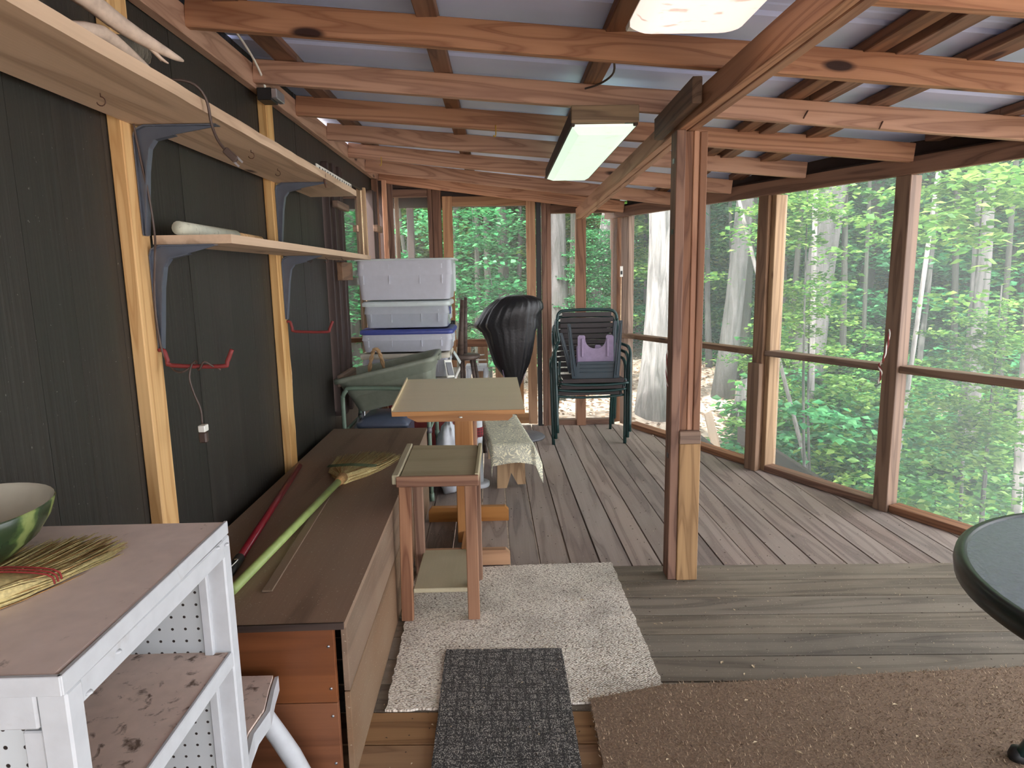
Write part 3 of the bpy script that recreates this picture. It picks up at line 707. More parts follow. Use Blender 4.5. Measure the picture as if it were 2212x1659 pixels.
# electrical box and wire at the ledger
jb = T('junction_box', 'small dark junction box at the top of the farther stud', 'junction box', (-.98, 2.98, 2.12))
box('box', -1.0, -.94, 2.96, 3.05, 2.085, 2.135, 'black', jb); box('cover_plate', -.94, -.915, 2.955, 3.06, 2.09, 2.13, 'chrome', jb)
wi = tube('wire', [(-.99, 2.36, 2.25), (-.93, 2.5, 2.235), (-.95, 2.65, 2.24), (-.96, 2.8, 2.22), (-.965, 2.92, 2.18), (-.965, 2.97, 2.13)], .005, 'whiteplastic', None, 6, 5); tag(wi, 'pale cable running along the ledger to the junction box', 'wire')
wi = tube('wire', [(.40, 2.45, 2.10), (.43, 2.60, 2.075), (.40, 2.72, 2.068), (.35, 2.80, 2.07)], .004, 'cord', None, 6, 5); tag(wi, 'brown wire drooping under the roof sheet near the far fixture', 'wire')
o = tube('chain', [(-.760, 3.02, 1.806), (-.752, 3.02, 1.79), (-.756, 3.02, 1.765), (-.751, 3.02, 1.735)], [.004, .003, .005, .0025], 'rust', None, 6, 3); tag(o, 'short rusty chain hanging over the upper shelf edge near the white strip', 'chain')
# rafters hooks, nails
for lab, x, y_ in (('yellow plastic hanger hook on the rafter toward the left wall', -.78, 4.66), ('yellow plastic hanger hook on the rafter left of the far light box', -.01, 3.50)):
    z = zr(x, y_)
    o = tube('hanger_hook', [(x, y_-.004, z+.02), (x, y_-.006, z-.02), (x-.004, y_-.012, z-.035), (x-.012, y_-.012, z-.03)], .003, 'yellow', None, 6, 3); tag(o, lab, 'hook')
for lab, x, y_, h in (('long bent nail driven in the rafter right of the column', 1.30, 2.928, .05), ('short nail in the rafter far right of the column', 1.62, 2.928, .03)):
    z = zr(x, y_)+h; o = tube('nail', [(x, y_+.002, z), (x-.03, y_-.03, z-.035)], .0035, 'rust', None, 6); tag(o, lab, 'nail')

# ============================================================ LIGHT FIXTURES
f2 = T('light_fixture', 'far ceiling light in a long grained wooden box with a glowing green-white cover', 'light fixture', (.45, 3.6, 2.02))
FX0, FX1, FY0, FY1 = .300, .578, 2.86, 4.45
def fz(z): return z
box('end_board', FX0, FX1, FY0, FY0+.02, 1.955, 2.022, 'fixwood', f2); box('end_board', FX0, FX1, FY1-.02, FY1, 1.945, 2.0, 'fixwood', f2)
box('side_board', FX0, FX0+.018, FY0+.02, FY1-.02, 1.945, 2.01, 'darktrim', f2); box('side_board', FX1-.018, FX1, FY0+.02, FY1-.02, 1.945, 2.0, 'darktrim', f2)
rings = []
for hx, hy, z in ((.132, .76, 1.955), (.132, .76, 1.945), (.100, .70, 1.925), (.096, .695, 1.924)):
    rings.append([Vector((.44+sx*hx, 3.655+sy*hy, z)) for sx, sy in ((1, 1), (-1, 1), (-1, -1), (1, -1))])
loft('diffuser', rings, 'lens2', f2, (False, True))
f1 = T('light_fixture', 'near ceiling light at the top edge with dead leaves in its pinkish glowing cover', 'light fixture', (.52, 1.3, 2.05))
rings = []
for hx, hy, r_, z in ((.155, .64, .05, 2.015), (.155, .64, .05, 2.005), (.140, .62, .05, 1.99), (.11, .58, .04, 1.985)): rings.append(rrect(.515, 1.33, hx, hy, r_, z))
loft('diffuser', rings, 'lens1', f1, (False, True), True)
box('housing', .36, .67, .68, 1.985, 2.008, 2.022, 'whiteplastic', f1)

# ============================================================ CHEST AND THINGS ON IT
ch = T('storage_chest', 'long low brown wooden storage chest against the dark wall', 'chest', (-.74, 2.7, 0))
def q(x0, x1, y0, y1, z0, z1): pass
CX1a, CX1b = -.424, -.452
mesh('lid', [(-1.0, 1.60, .452), (CX1a+.002, 1.615, .452), (CX1b+.002, 3.84, .452), (-1.0, 3.86, .452), (-1.0, 1.60, .470), (CX1a+.002, 1.615, .470), (CX1b+.002, 3.84, .470), (-1.0, 3.86, .470)],
     [(0, 3, 2, 1), (4, 5, 6, 7), (0, 1, 5, 4), (1, 2, 6, 5), (2, 3, 7, 6), (3, 0, 4, 7)], 'chesttopy' if 'chesttopy' in M else 'chesttop', ch)
fp_ = board('front_plank', (-1.0, 1.628, .345), (CX1a-.03, 1.628, .345), .212, .018, 'chestfront', ch, up=(0, 1, 0), bev=.0015); board('front_plank', (-1.0, 1.628, .125), (CX1a-.03, 1.628, .125), .224, .018, 'chestfront', ch, up=(0, 1, 0), bev=.0015)
board('corner_trim', (CX1a-.018, 1.624, 0), (CX1a-.018, 1.624, .451), .034, .028, 'darktrim', ch); board('lid_edge', (-1.0, 1.603, .461), (CX1a, 1.612, .461), .018, .006, 'darktrim', ch, up=(0, 1, 0), bev=0)
for zc, hh in ((.355, .190), (.125, .262)):
    board('side_plank', (CX1a-.008, 1.638, zc), (CX1b-.008, 3.83, zc), hh, .016, 'chestside', ch, up=(1, 0, 0), bev=.0015)
box('back_panel', -1.0, CX1b-.02, 3.80, 3.82, 0, .45, 'chestside', ch)
for z in (.40, .28, .20, .06): 
    o = tube('screw', [(CX1a-.045, 1.6192, z), (CX1a-.045, 1.617, z)], .004, 'chrome', fp_, 8)
yd = T('wood_strip', 'thin flat dusty wooden strip lying on the chest lid beside the green broom', 'strip', (-.70, 2.2, .47))
board('strip', (-.682, 1.79, .4735), (-.722, 2.60, .4735), .030, .005, 'chestside', yd)
rp = T('pole', 'dark red metal pole with black end lying on the chest along the wall', 'pole', (-.89, 2.45, .47))
tube('shaft', [(-.838, 2.0, .484), (-.958, 3.04, .484)], .0125, 'red', rp, 12); tube('grip', [(-.822, 1.86, .485), (-.838, 2.0, .485)], [.013, .016], 'black', rp, 12)
tube('hanging_string', [(-.826, 1.9, .50), (-.815, 1.93, .51), (-.835, 1.955, .50)], .0015, 'whiteplastic', rp, 5, 4)

def broom_head(root, knot, tipc, halfw, z0, n, m1, m2, curve=0., thick=.018, edge=.0):
    knot = Vector(knot); tipc = Vector(tipc); d = (tipc-knot); L = d.length; d.normalize(); s = Vector((d.y, -d.x, 0)); lst = []; lst2 = []
    for i in range(n):
        u = U(-1, 1); h = U(0, 1); Lk = L*(1-.16*u*u)*U(.86, 1.06)
        rad = .022
        w1 = halfw*.80; pts = []
        for t in (0, .12, .3, .55, 1.):
            spread = rad*.7*(1-t)+(halfw*(.62 if t == .12 else 1.)*min(1, (t*1.9)**.75)*.72 if t < .56 else halfw)
            if t == 0: spread = .012
            zz = z0+(h*2*thick*(1.2 if t < .4 else .8))*(1-.55*t)
            pts.append(knot+d*(Lk*t)+s*(u*spread+edge*t*t)+Vector((0, 0, zz-knot.z+U(-.001, .001)*t*6))+s*U(-.004, .004)*t)
        (lst if i % 3 else lst2).append((pts, [.0022, .0019, .0014, .0011, .0006]))
    a = tubes('bristles', lst, m1, root, 3); b = tubes('dark_bristles', lst2, m2, root, 3)
    for o_ in (a, b): o_['kind'] = 'stuff'
    # solid core under stitched part
    core = []
    for t, w_, th in ((0, .016, .016), (.1, .035, .020), (.25, halfw*.62, .017), (.42, halfw*.74, .012)):
        c = knot+d*(L*t); ring = []
        for k_ in range(12):
            a_ = 2*math.pi*k_/12; ring.append(c+s*(math.cos(a_)*w_+edge*t*t)+Vector((0, 0, z0-knot.z+th+math.sin(a_)*th*.95)))
        core.append(ring)
    loft('core', core, m1, root, smooth=True)
    return knot, d, s, L
gb = T('broom', 'corn broom with lime green handle lying on the chest lid', 'broom', (-.7, 2.8, .47))
tube('handle', [(-.773, 1.775, .486), (-.700, 2.74, .500)], .0145, 'lime', gb, 12); tube('ferrule', [(-.702, 2.72, .499), (-.697, 2.79, .500)], [.018, .023], 'bristledk', gb, 10)
kn, d_, s_, L_ = broom_head(gb, (-.697, 2.78, .472), (-.690, 3.26, .472), .155, .472, 650, 'bristle', 'bristledk', edge=.03)
for tt in (.30, .33, .36):
    c = kn+d_*(L_*tt); tube('stitching', [c+s_*(-.105)+Vector((0, 0, .036)), c+s_*0+Vector((0, 0, .042)), c+s_*.115+Vector((0, 0, .034))], .0018, 'greenstitch', gb, 5)

# ============================================================ WHITE SHELF UNIT
wu = T('shelf_unit', 'white painted open shelf unit with pegboard ends in the lower left corner', 'shelf unit', (-.8, 1.0, 0))
UX0, UX1, UY0, UY1, UZ = -1.0, -.540, .748, 1.262, .88
box('top_panel', UX0, UX1-.012, UY0+.006, UY1, UZ-.014, UZ, 'dustytop', wu, .002)
board('top_edge', (UX1-.003, UY0, UZ-.012), (UX1-.011, UY1+.003, UZ-.012), .026, .007, 'whitewood', wu, up=(1, 0, 0), bev=.001)
x = UX0
for x1 in (-.86, -.74, -.66, UX1): board('top_edge', (x, UY0+.002, UZ-.012), (x1-.0015, UY0+.002, UZ-.012), .026, .007, 'whitewood', wu, up=(0, 1, 0), bev=.001); x = x1
for (px, py, m) in ((UX1-.02, UY0+.022, 0), (UX1-.025, UY1-.014, 0), (UX0+.02, UY0+.022, 0), (UX0+.02, UY1-.014, 0)):
    box('leg', px-.019, px+.019, py-.016, py+.016, 0, UZ-.026, 'whitewood', wu)
box('apron', UX1-.012, UX1-.004, UY0+.038, UY1-.03, UZ-.062, UZ-.026, 'whitewood', wu)
box('apron', UX0+.04, UX1-.04, UY0+.006, UY0+.016, UZ-.075, UZ-.026, 'whitewood', wu)
for zz in (.62, .30, .06):
    box('shelf_panel', UX0+.005, UX1-.014, UY0+.03, UY1-.012, zz-.014, zz, 'dirtytop', wu, .002); box('shelf_edge', UX1-.014, UX1-.006, UY0+.04, UY1-.03, zz-.030, zz+.002, 'whitewood', wu, .002)
def pegpanel(y_): board('pegboard_panel', (UX0+.02, y_, .43), (UX1-.03, y_, .43), .86, .005, 'peg', wu, up=(0, 1, 0), bev=0)
pegpanel(UY0+.022); pegpanel(UY1-.026)
for (a, b, py) in ((UX1-.065, UX1-.04, UY0+.016), (UX1-.058, UX1-.040, UY1-.034)): box('stile', a, b, py-.005, py+.006, .02, UZ-.08, 'whitewood', wu, .002)
for (yy_, zz) in ((UY0+.12, UZ-.04), (UY0+.05, UZ-.055), (UY1-.06, UZ-.03), (UY1-.02, UZ-.04)): lathe('screw_head', [(.0, 0), (.006, .0), (.005, .003), (0, .0035)], (UX1-.004, yy_, zz), 'whitewood', wu, 8)
# watermelon bowl
bw = T('bowl', 'half watermelon shaped ceramic bowl on the white shelf unit', 'bowl', (-.895, 1.06, .88))
c0 = (-.912, 1.07, .88); A = 1.0
lathe('outer_shell', [(.0, .0), (.045, .0), (.075, .012), (.108, .040), (.128, .072), (.136, .098), (.134, .1005)], c0, 'melon', bw, 40, 1.0, 1.15, (True, False))
lathe('inner_shell', [(.134, .1005), (.128, .096), (.120, .072), (.100, .044), (.068, .022), (.03, .011), (0, .010)], c0, 'cream', bw, 40, 1.0, 1.15, (False, True))
hb = T('hand_broom', 'short corn whisk broom with red stitching on the white shelf unit', 'whisk broom', (-.76, .9, .88))
kn, d_, s_, L_ = broom_head(hb, (-.775, .875, .882), (-.785, 1.165, .882), .088, .882, 700, 'bristle', 'bristledk', edge=.025, thick=.013)
for tt in (.36, .39, .42):
    c = kn+d_*(L_*tt); tube('stitching', [c+s_*(-.055)+Vector((0, 0, .026)), c+Vector((0, 0, .031)), c+s_*.07+Vector((0, 0, .024)), c+s_*.080+Vector((0, 0, .008))], .0016, 'redstitch', hb, 5, 3)
tube('handle', [(-.772, .76, .900), (-.775, .88, .899)], [.012, .016], 'bristle', hb, 10); tube('binding', [(-.775, .865, .899), (-.775, .882, .899)], .0195, 'black', hb, 12)

# small white log-legged stool
ws_ = T('rustic_stool', 'low white painted rustic stool with peeling bark and round legs beside the chest', 'stool', (-.72, 1.42, 0))
prism('seat', [(-1.0, 1.275), (-.572, 1.275), (-.585, 1.36), (-.578, 1.44), (-.594, 1.52), (-.602, 1.575), (-1.0, 1.575)], .315, .35, 'z', 'dirtytop', ws_)
prism('edge_bark', [(-.570, 1.28), (-.583, 1.36), (-.575, 1.44), (-.590, 1.52), (-.598, 1.575), (-.590, 1.58), (-.581, 1.52), (-.564, 1.44), (-.573, 1.36), (-.558, 1.285)], .305, .345, 'z', 'whitewood', ws_)
for a, b in (((-.62, 1.50, .32), (-.50, 1.55, 0)), ((-.62, 1.33, .32), (-.52, 1.29, 0)), ((-.95, 1.50, .32), (-1.0, 1.56, 0)), ((-.95, 1.33, .32), (-1.0, 1.28, 0))):
    tube('leg', [a, ((a[0]+b[0])/2+.008, (a[1]+b[1])/2, .16), b], [.022, .024, .020], 'whitewood', ws_, 10, 3)
tube('brace', [(-.585, 1.42, .31), (-.60, 1.35, .24)], [.012, .006], 'whitewood', ws_, 6)

# ============================================================ TWO-TIER STOOL
sl_ = T('wooden_stool', 'tall square red-brown wooden stool with low shelf, standing on the cream rug', 'stool', (-.26, 2.62, 0))
X0, X1, Y0, Y1 = -.422, -.098, 2.415, 2.88
mesh('seat_panel', [(X0+.03, Y0+.01, .588), (X1-.012, Y0+.01, .588), (X1-.02, Y1, .588), (X0+.02, Y1+.02, .588), (X0+.03, Y0+.01, .607), (X1-.012, Y0+.01, .607), (X1-.02, Y1, .606), (X0+.02, Y1+.02, .606)],
     [(0, 3, 2, 1), (4, 5, 6, 7), (0, 1, 5, 4), (1, 2, 6, 5), (2, 3, 7, 6), (3, 0, 4, 7)], 'stooltop', sl_)
board('rim', (X0+.012, Y0, .598), (X0+.002, Y1+.02, .598), .026, .036, 'stooltop', sl_); board('rim', (X1-.008, Y0+.005, .598), (X1-.008, Y1, .598), .016, .036, 'stooltop', sl_)
board('front_apron', (X0+.016, Y0-.002, .592), (X1, Y0-.002, .592), .040, .018, 'stoolleg', sl_, up=(0, 1, 0)); board('back_apron', (X0+.016, Y1+.005, .585), (X1, Y1-.005, .585), .036, .018, 'stoolleg', sl_, up=(0, 1, 0))
for (x, y_, w_) in ((-.382, 2.47, .046), (-.132, 2.47, .046), (-.380, 2.815, .042), (-.128, 2.815, .042)):
    board('leg', (x-.012 if x < -.3 and y_ < 2.6 else x, y_, .009), (x, y_, .574), w_, .036, 'stoolleg', sl_, up=(0, 1, 0))
box('lower_shelf', -.366, -.150, 2.455, 2.83, .125, .143, 'stooltop', sl_)

# ============================================================ DRAFTING DESK
dk = T('drafting_desk', 'small drafting desk with a tilted tan top on a single oak pedestal', 'desk', (-.2, 3.3, 0))
TA = [(-.510, 3.0, .739), (.098, 3.0, .739), (.080, 3.69, .782), (-.530, 3.69, .782)]
def slab(name, q4, th, mat, par):
    vs = [Vector(p)-Vector((0, 0, th)) for p in q4]+[Vector(p) for p in q4]
    return mesh(name, vs, [(0, 3, 2, 1), (4, 5, 6, 7), (0, 1, 5, 4), (1, 2, 6, 5), (2, 3, 7, 6), (3, 0, 4, 7)], mat, par)
slab('top_panel', TA, .018, 'desktop', dk)
board('front_edge', (-.510, 2.997, .7285), (.098, 2.997, .7285), .021, .006, 'oak', dk, up=(0, 1, 0), bev=.001)
board('side_lip', (-.512, 3.02, .738), (-.531, 3.68, .779), .006, .03, 'desktop', dk, bev=.001)
cp_ = prism('crosspiece', [(-.445, .718), (.042, .718), (.042, .700), (.020, .682), (-.400, .682), (-.445, .705)], 3.03, 3.052, 'y', 'oak', dk)
prism('crosspiece', [(-.445, .74), (.042, .74), (.020, .705), (-.400, .705)], 3.44, 3.462, 'y', 'oak', dk)
board('tilt_bar', (-.19, 3.05, .70), (-.19, 3.46, .715), .05, .03, 'oak', dk)
lathe('bolt_head', [(0, 0), (.009, 0), (.007, .005), (0, .006)], (-.198, 3.028, .700), 'whiteplastic', cp_, 10)
board('pedestal', (-.196, 3.21, .03), (-.196, 3.21, .70), .086, .070, 'oak', dk, up=(0, 1, 0)); board('pedestal', (-.150, 3.27, .03), (-.150, 3.27, .68), .03, .05, 'stoolleg', dk, up=(0, 1, 0))
board('spine', (-.196, 2.975, .05), (-.196, 3.56, .05), .03, .08, 'oak', dk)
for y_, z in ((2.965, 0.009), (3.555, 0)): prism('foot', [(-.425, z), (.018, z), (.018, .062), (-.002, .082), (-.408, .082), (-.425, .062)], y_-.012, y_+.024, 'y', 'oak', dk)

# ============================================================ BENCH WITH TOWEL
bn = T('bench', 'low pine bench with notched plank legs under the draped towel', 'bench', (.02, 4.45, 0))
def P3(x, y_): return x, y_
bench_a = Vector((.052, 4.02, 0)); bdir = Vector((-.10, .995, 0)).normalized(); bs = Vector((bdir.y, -bdir.x, 0))
def bp(u, v, z): p = bench_a+bdir*u+bs*v; return Vector((p.x, p.y, z))
board('seat_board', bp(0, 0, .285), bp(.95, 0, .285), .25, .028, 'benchleg', bn)
def notchleg(u):
    pts = [(-.088, 0), (-.035, 0), (.0, .11), (.045, .015), (.088, .0), (.088, .27), (-.088, .27)]
    pts = [(-.092, 0), (-.030, 0), (.000, .10), (.040, .02), (.092, .02), (.085, .27), (-.085, .27)]
    a = [bp(u, p[0], p[1]) for p in pts]; b = [bp(u+.028, p[0], p[1]) for p in pts]; n = len(pts)
    mesh('leg', a+b, [tuple(range(n)), tuple(range(n, 2*n))]+[(k, (k+1) % n, n+(k+1) % n, n+k) for k in range(n)], 'benchlegz' if 'benchlegz' in M else 'benchleg', bn)
notchleg(.10); notchleg(.80)
board('side_rail', bp(.05, -.118, .25), bp(.92, -.118, .25), .05, .02, 'darkwood', bn, up=tuple(bs))
# towel: grid draped over the near end
vs = []; fs = []; NU, NV = 36, 30
for i in range(NU+1):
    for j in range(NV+1):
        u = -.12+1.02*i/NU; v = -.165+.37*j/NV
        z = .306; uu = u; vv = v; fl_ = max(.06, 1-max(0, u)/.45)
        if v < -.128: d = -.128-v; vv = -.130-d*.12; z -= d*1.7
        if v > .128: d = v-.128; vv = .130+d*.62*fl_; z -= d*1.35+d*d*1.5
        if u < 0: d = -u; uu = -.006-d*.42-.02*math.sin((v+.1)*14)*d/.12; z -= d*.90*(1-.15*math.cos(v*16)); 
        if u < 0 and v > .128: uu -= .02
        z += .005*noise.noise(Vector((u*9, v*9, 0)))
        vs.append(bp(uu, vv, max(z, .06)))
for i in range(NU):
    for j in range(NV): a = i*(NV+1)+j; fs.append((a, a+1, a+NV+2, a+NV+1))
tw = mesh('towel', vs, fs, 'towel', None, True); tag(tw, 'cream towel with raised scroll pattern draped over the low bench', 'towel')
sm = tw.modifiers.new('thick', 'SOLIDIFY'); sm.thickness = .004; sm.offset = 1

# ============================================================ RUGS
def rug(name, poly, z0, z1, mat, label, fray=.004, n=40):
    pts = []
    for a, b in zip(poly, poly[1:]+poly[:1]):
        for k in range(n): t = k/n; pts.append((a[0]+(b[0]-a[0])*t+U(-fray, fray), a[1]+(b[1]-a[1])*t+U(-fray, fray)))
    m = len(pts); vs = [(x, y_, z0) for x, y_ in pts]+[(x, y_, z1) for x, y_ in pts]
    o = mesh(name, vs, [tuple(range(m)), tuple(range(m, 2*m))]+[(k, (k+1) % m, m+(k+1) % m, m+k) for k in range(m)], mat, None); return tag(o, label, 'rug')
rug('rug', [(-.388, 1.909), (.255, 1.925), (.507, 1.998), (.493, 2.952), (.12, 2.948), (-.145, 2.935), (-.415, 2.92)], .0015, .009, 'rugc', 'cream looped rug with scattered dirt lying beside the chest')
rug('carpet_tile', [(-.226, 2.236), (.193, 2.226), (.197, 1.2), (-.212, 1.2)], .0095, .015, 'rugt', 'charcoal carpet tile with broken line pattern overlapping the cream rug', .0012)
cm = T('doormat', 'coarse brown coir mat covering the near deck at the lower right', 'mat', (1.2, 1.5, 0))
CP = [(.252, 1.3), (.257, 1.927), (.36, 1.95), (.505, 1.990), (.76, 1.995), (1.25, 2.02), (1.74, 2.036), (2.6, 2.06), (2.6, .4), (.252, .4)]
m_ = len(CP); vs = [(x, y_, .0095) for x, y_ in CP]+[(x, y_, .018) for x, y_ in CP]
mesh('backing', vs, [tuple(range(m_)), tuple(range(m_, 2*m_))]+[(k, (k+1) % m_, m_+(k+1) % m_, m_+k) for k in range(m_)], 'coir', cm)
def ytop(x):
    for a, b in zip(CP[1:7], CP[2:8]):
        if a[0] <= x <= b[0]: return a[1]+(b[1]-a[1])*(x-a[0])/(b[0]-a[0])
    return 2.0
for mi, (cnt, mt) in enumerate(((34000, 'coir'), (9000, 'coirl'))):
    M['coirl'] = M.get('coirl') or plain('coir_light', (178, 156, 128), .95, .3, sc=100.)
    vs = []; fs = []
    while len(fs) < cnt:
        x = U(.25, 2.1); y_ = U(1.25, 2.05)
        if y_ > ytop(x)+.006: continue
        a = U(0, 6.28); l_ = U(.008, .017); h = U(.016, .026); w_ = U(.0012, .0022); k_ = len(vs)
        dx, dy = math.cos(a), math.sin(a)
        vs += [(x-dy*w_, y_+dx*w_, .016), (x+dy*w_, y_-dx*w_, .016), (x+dx*l_*.7, y_+dy*l_*.7, h)]; fs.append((k_, k_+1, k_+2))
    o = mesh('pile', vs, fs, mt, cm); o['kind'] = 'stuff'
# debris flakes
def debris(name, n, mat, rx, ry, z, label, s=(.003, .008), host=None):
    vs = []; fs = []
    for i in range(n):
        x = U(*rx); y_ = U(*ry); zz = z(x, y_) if callable(z) else z
        if zz is None: continue
        a = U(0, 6.28); l_ = U(*s); w_ = l_*U(.25, .6); dx, dy = math.cos(a), math.sin(a); k_ = len(vs)
        vs += [(x+dx*l_, y_+dy*l_, zz+.0005), (x-dy*w_, y_+dx*w_, zz+.003), (x-dx*l_, y_-dy*l_, zz+.0005), (x+dy*w_, y_-dx*w_, zz+.002)]; fs.append((k_, k_+1, k_+2, k_+3))
    o = mesh(name, vs, fs, mat, None); tag(o, label, 'debris', kind='stuff')
def fz_(x, y_):
    if x > wx(y_)-.05 or (x < -.4 and y_ < 3.9): return None
    if -.22 < x < .19 and y_ < 2.23: return .0155
    if -.38 < x < .49 and 1.92 < y_ < 2.94: return .0095
    if x > .26 and y_ < 2.0: return .024
    return .0018
debris('leaf_crumbs', 900, 'chipd', (-.4, 2.2), (1.6, 5.7), fz_, 'dark leaf crumbs scattered over the deck boards and rugs', (.002, .006))
debris('wood_flakes', 420, 'chip', (-.4, 2.2), (1.5, 4.5), fz_, 'pale wood flakes scattered over the deck boards and rugs', (.002, .006))
debris('big_flakes', 26, 'chip', (.2, 1.8), (1.6, 2.6), fz_, 'larger pale seed flakes on the coir mat and deck', (.006, .012))

# ============================================================ CART, TUB, BINS
ct = T('garden_cart', 'sage green tubular cart frame standing at the far end of the chest', 'cart', (-.7, 4.1, 0))
tube('front_frame', [(-.947, 3.90, 0), (-.947, 3.90, .60), (-.945, 3.90, .655), (-.925, 3.90, .688), (-.89, 3.90, .703), (-.60, 3.90, .696), (-.50, 3.90, .692), (-.458, 3.90, .675), (-.445, 3.90, .64), (-.445, 3.90, 0)], .0125, 'sagetube', ct, 12, 3)
tube('rear_frame', [(-.947, 4.36, 0), (-.947, 4.36, .62), (-.93, 4.36, .68), (-.88, 4.36, .70), (-.51, 4.36, .695), (-.455, 4.36, .675), (-.445, 4.36, .62), (-.445, 4.36, 0)], .0125, 'sagetube', ct, 12, 3)
for x in (-.947, -.445):
    tube('side_rail', [(x, 3.90, .44), (x, 4.36, .44)], .010, 'sagetube', ct, 8)
    for y_ in (3.90, 4.36): tube('collar', [(x, y_, .30), (x, y_, .335)], .0155, 'sagetube', ct, 12); tube('collar', [(x, y_, .425), (x, y_, .46)], .0165, 'grey', ct, 12)
    for y_ in (3.90, 4.36): tube('foot_cap', [(x, y_, 0), (x, y_, .05)], .0165, 'sagetube', ct, 12)
tube('cross_rail', [(-.947, 3.90, .44), (-.445, 3.90, .44)], .010, 'grey', ct, 8)
RT = Matrix.Translation((-.70, 4.14, .795)) @ Matrix.Rotation(-.215, 4, 'Y')
tb = T('tub', 'large tilted sage grey plastic garden tub resting on the cart frame', 'tub', (-.7, 4.14, .7))
rg = []
for hx, hy, r_, z in ((.215, .155, .05, -.215), (.228, .168, .05, -.205), (.262, .20, .055, -.065), (.275, .212, .055, -.06), (.290, .226, .06, .005), (.305, .24, .06, .008), (.308, .243, .06, -.008), (.312, .246, .06, -.008), (.312, .246, .06, .018), (.298, .233, .06, .022), (.284, .220, .055, .012), (.268, .205, .05, -.06), (.222, .162, .05, -.20), (.12, .08, .03, -.205)):
    rg.append(rrect(0, 0, hx, hy, r_, z))
loft('shell', rg, 'sage', tb, (True, True), True, RT)
for m_x in (-1, 1): 
    a = RT @ Vector((m_x*.312, -.05, -.01)); b = RT @ Vector((m_x*.312, .05, -.01)); board('grip', a, b, .02, .03, 'sage', tb)
bh = T('wicker_hoop', 'twisted wicker hoop standing up inside the tilted tub', 'hoop', (-.80, 4.15, .7))
arc = [(-.835+.11*t, 4.13, .70+.21*math.sin(math.pi*min(1, t*1.02))**.7) for t in [i/14 for i in range(15)]]
for ph in (0, math.pi):
    pts = []
    for i, p in enumerate(smoothpath(arc, 4)): a = i*.55+ph; pts.append(Vector(p)+Vector((math.cos(a)*.006, math.sin(a)*.007, 0)))
    tube('strand', pts, .008, 'rope', bh, 7)
# folding table under the bins
ft = T('folding_table', 'small folding table with white edge under the storage bins', 'table', (-.64, 4.72, 0))
box('top_panel', -.985, -.325, 4.44, 5.02, .650, .664, 'dirtylid', ft, .004); box('rim', -.985, -.325, 4.432, 4.442, .640, .668, 'whiteplastic', ft); box('rim', -.330, -.320, 4.44, 5.02, .640, .668, 'whiteplastic', ft)
for x in (-.95, -.36):
    for y_ in (4.48, 4.98): tube('leg', [(x, y_, .65), (x, y_, 0)], .011, 'chrome', ft, 8)
rc = tag(box('red_box', -.78, -.37, 4.50, 4.9, 0, .60, 'hookred'), 'dark red box under the folding table', 'box')
def bin_(label, x0, x1, y0, y1, z0, z1, lidmat, body='clear', lid=True, taper=.018, panel=True):
    b = T('storage_bin', label, 'bin', ((x0+x1)/2, (y0+y1)/2, z0), None)
    cx, cy, hx, hy = (x0+x1)/2, (y0+y1)/2, (x1-x0)/2, (y1-y0)/2; zt = z1-(.028 if lid else .0)
    rgs = []
    H = zt-z0
    for t, d in ((0, taper+.012), (.02, taper), (.60, taper*.45), (.61, taper*.45-.006), (.97, .010), (.975, .002), (1., .002)): rgs.append(rrect(cx, cy, hx-d, hy-d, .035, z0+.002+(H-.002)*t, 5))
    o = loft('body', rgs, body, b, (True, False), True); sdm = o.modifiers.new('thick', 'SOLIDIFY'); sdm.thickness = .003
    if lid:
        loft('lid', [rrect(cx, cy, hx+.004, hy+.004, .04, zt-.012, 5), rrect(cx, cy, hx+.008, hy+.008, .04, zt-.008, 5), rrect(cx, cy, hx+.008, hy+.008, .04, zt+.012, 5), rrect(cx, cy, hx-.002, hy-.002, .04, zt+.022, 5), rrect(cx, cy, hx-.03, hy-.03, .03, zt+.022, 5), rrect(cx, cy, hx-.035, hy-.035, .03, zt+.012, 5)], lidmat, b, (False, True), True)
    if panel:
        for a, c in ((x0+.05, x0+.055), (x1-.075, x1-.07), ((x0+x1)/2-.10, (x0+x1)/2-.097), ((x0+x1)/2+.10, (x0+x1)/2+.103)): box('rib', a, c, y0+taper*.45-.004, y0+taper*.45+.006, z0+H*.40 if not lid else z0+.04, zt-.035, body, b, 0)
        for s_ in (-1, 1): pass
        box('rib', x1-.006, x1+.001, cy-.06, cy-.055, z0+.05, zt-.03, 'whitelid', b, 0); box('rib', x1-.006, x1+.001, cy+.055, cy+.06, z0+.05, zt-.03, 'whitelid', b, 0)
    return b
bin_('bottom clear bin of the stack with a dusty cream lid, mostly behind the tub', -.955, -.365, 4.50, 4.92, .665, .838, 'dirtylid')
bin_('clear bin with a blue lid, second from the bottom of the stack', -.950, -.335, 4.50, 4.92, .840, 1.002, 'bluelid')
b2 = bin_('clear bin with milky green lid and blue sticker, under the big open bin', -.925, -.350, 4.50, 4.90, 1.004, 1.190, 'whitelid', 'clear2')
box('sticker', -.356, -.349, 4.60, 4.66, 1.09, 1.14, 'bluelid', b2, 0)
b1 = bin_('big open frosted bin on top of the stack', -.955, -.315, 4.46, 4.90, 1.192, 1.462, 'whitelid', lid=False, taper=.025)
rr = [rrect(-.635, 4.68, h_, h_*.0+v_, .04, z_, 5) for h_, v_, z_ in ((.322, .222, 1.452), (.332, .232, 1.452), (.333, .233, 1.462), (.322, .222, 1.464), (.31, .21, 1.462))]
loft('rim', rr, 'whitelid', b1, (False, False), True)
pf = T('picture_frame', 'small white framed picture leaning on the bottom bin', 'picture frame', (-.31, 4.5, .67))
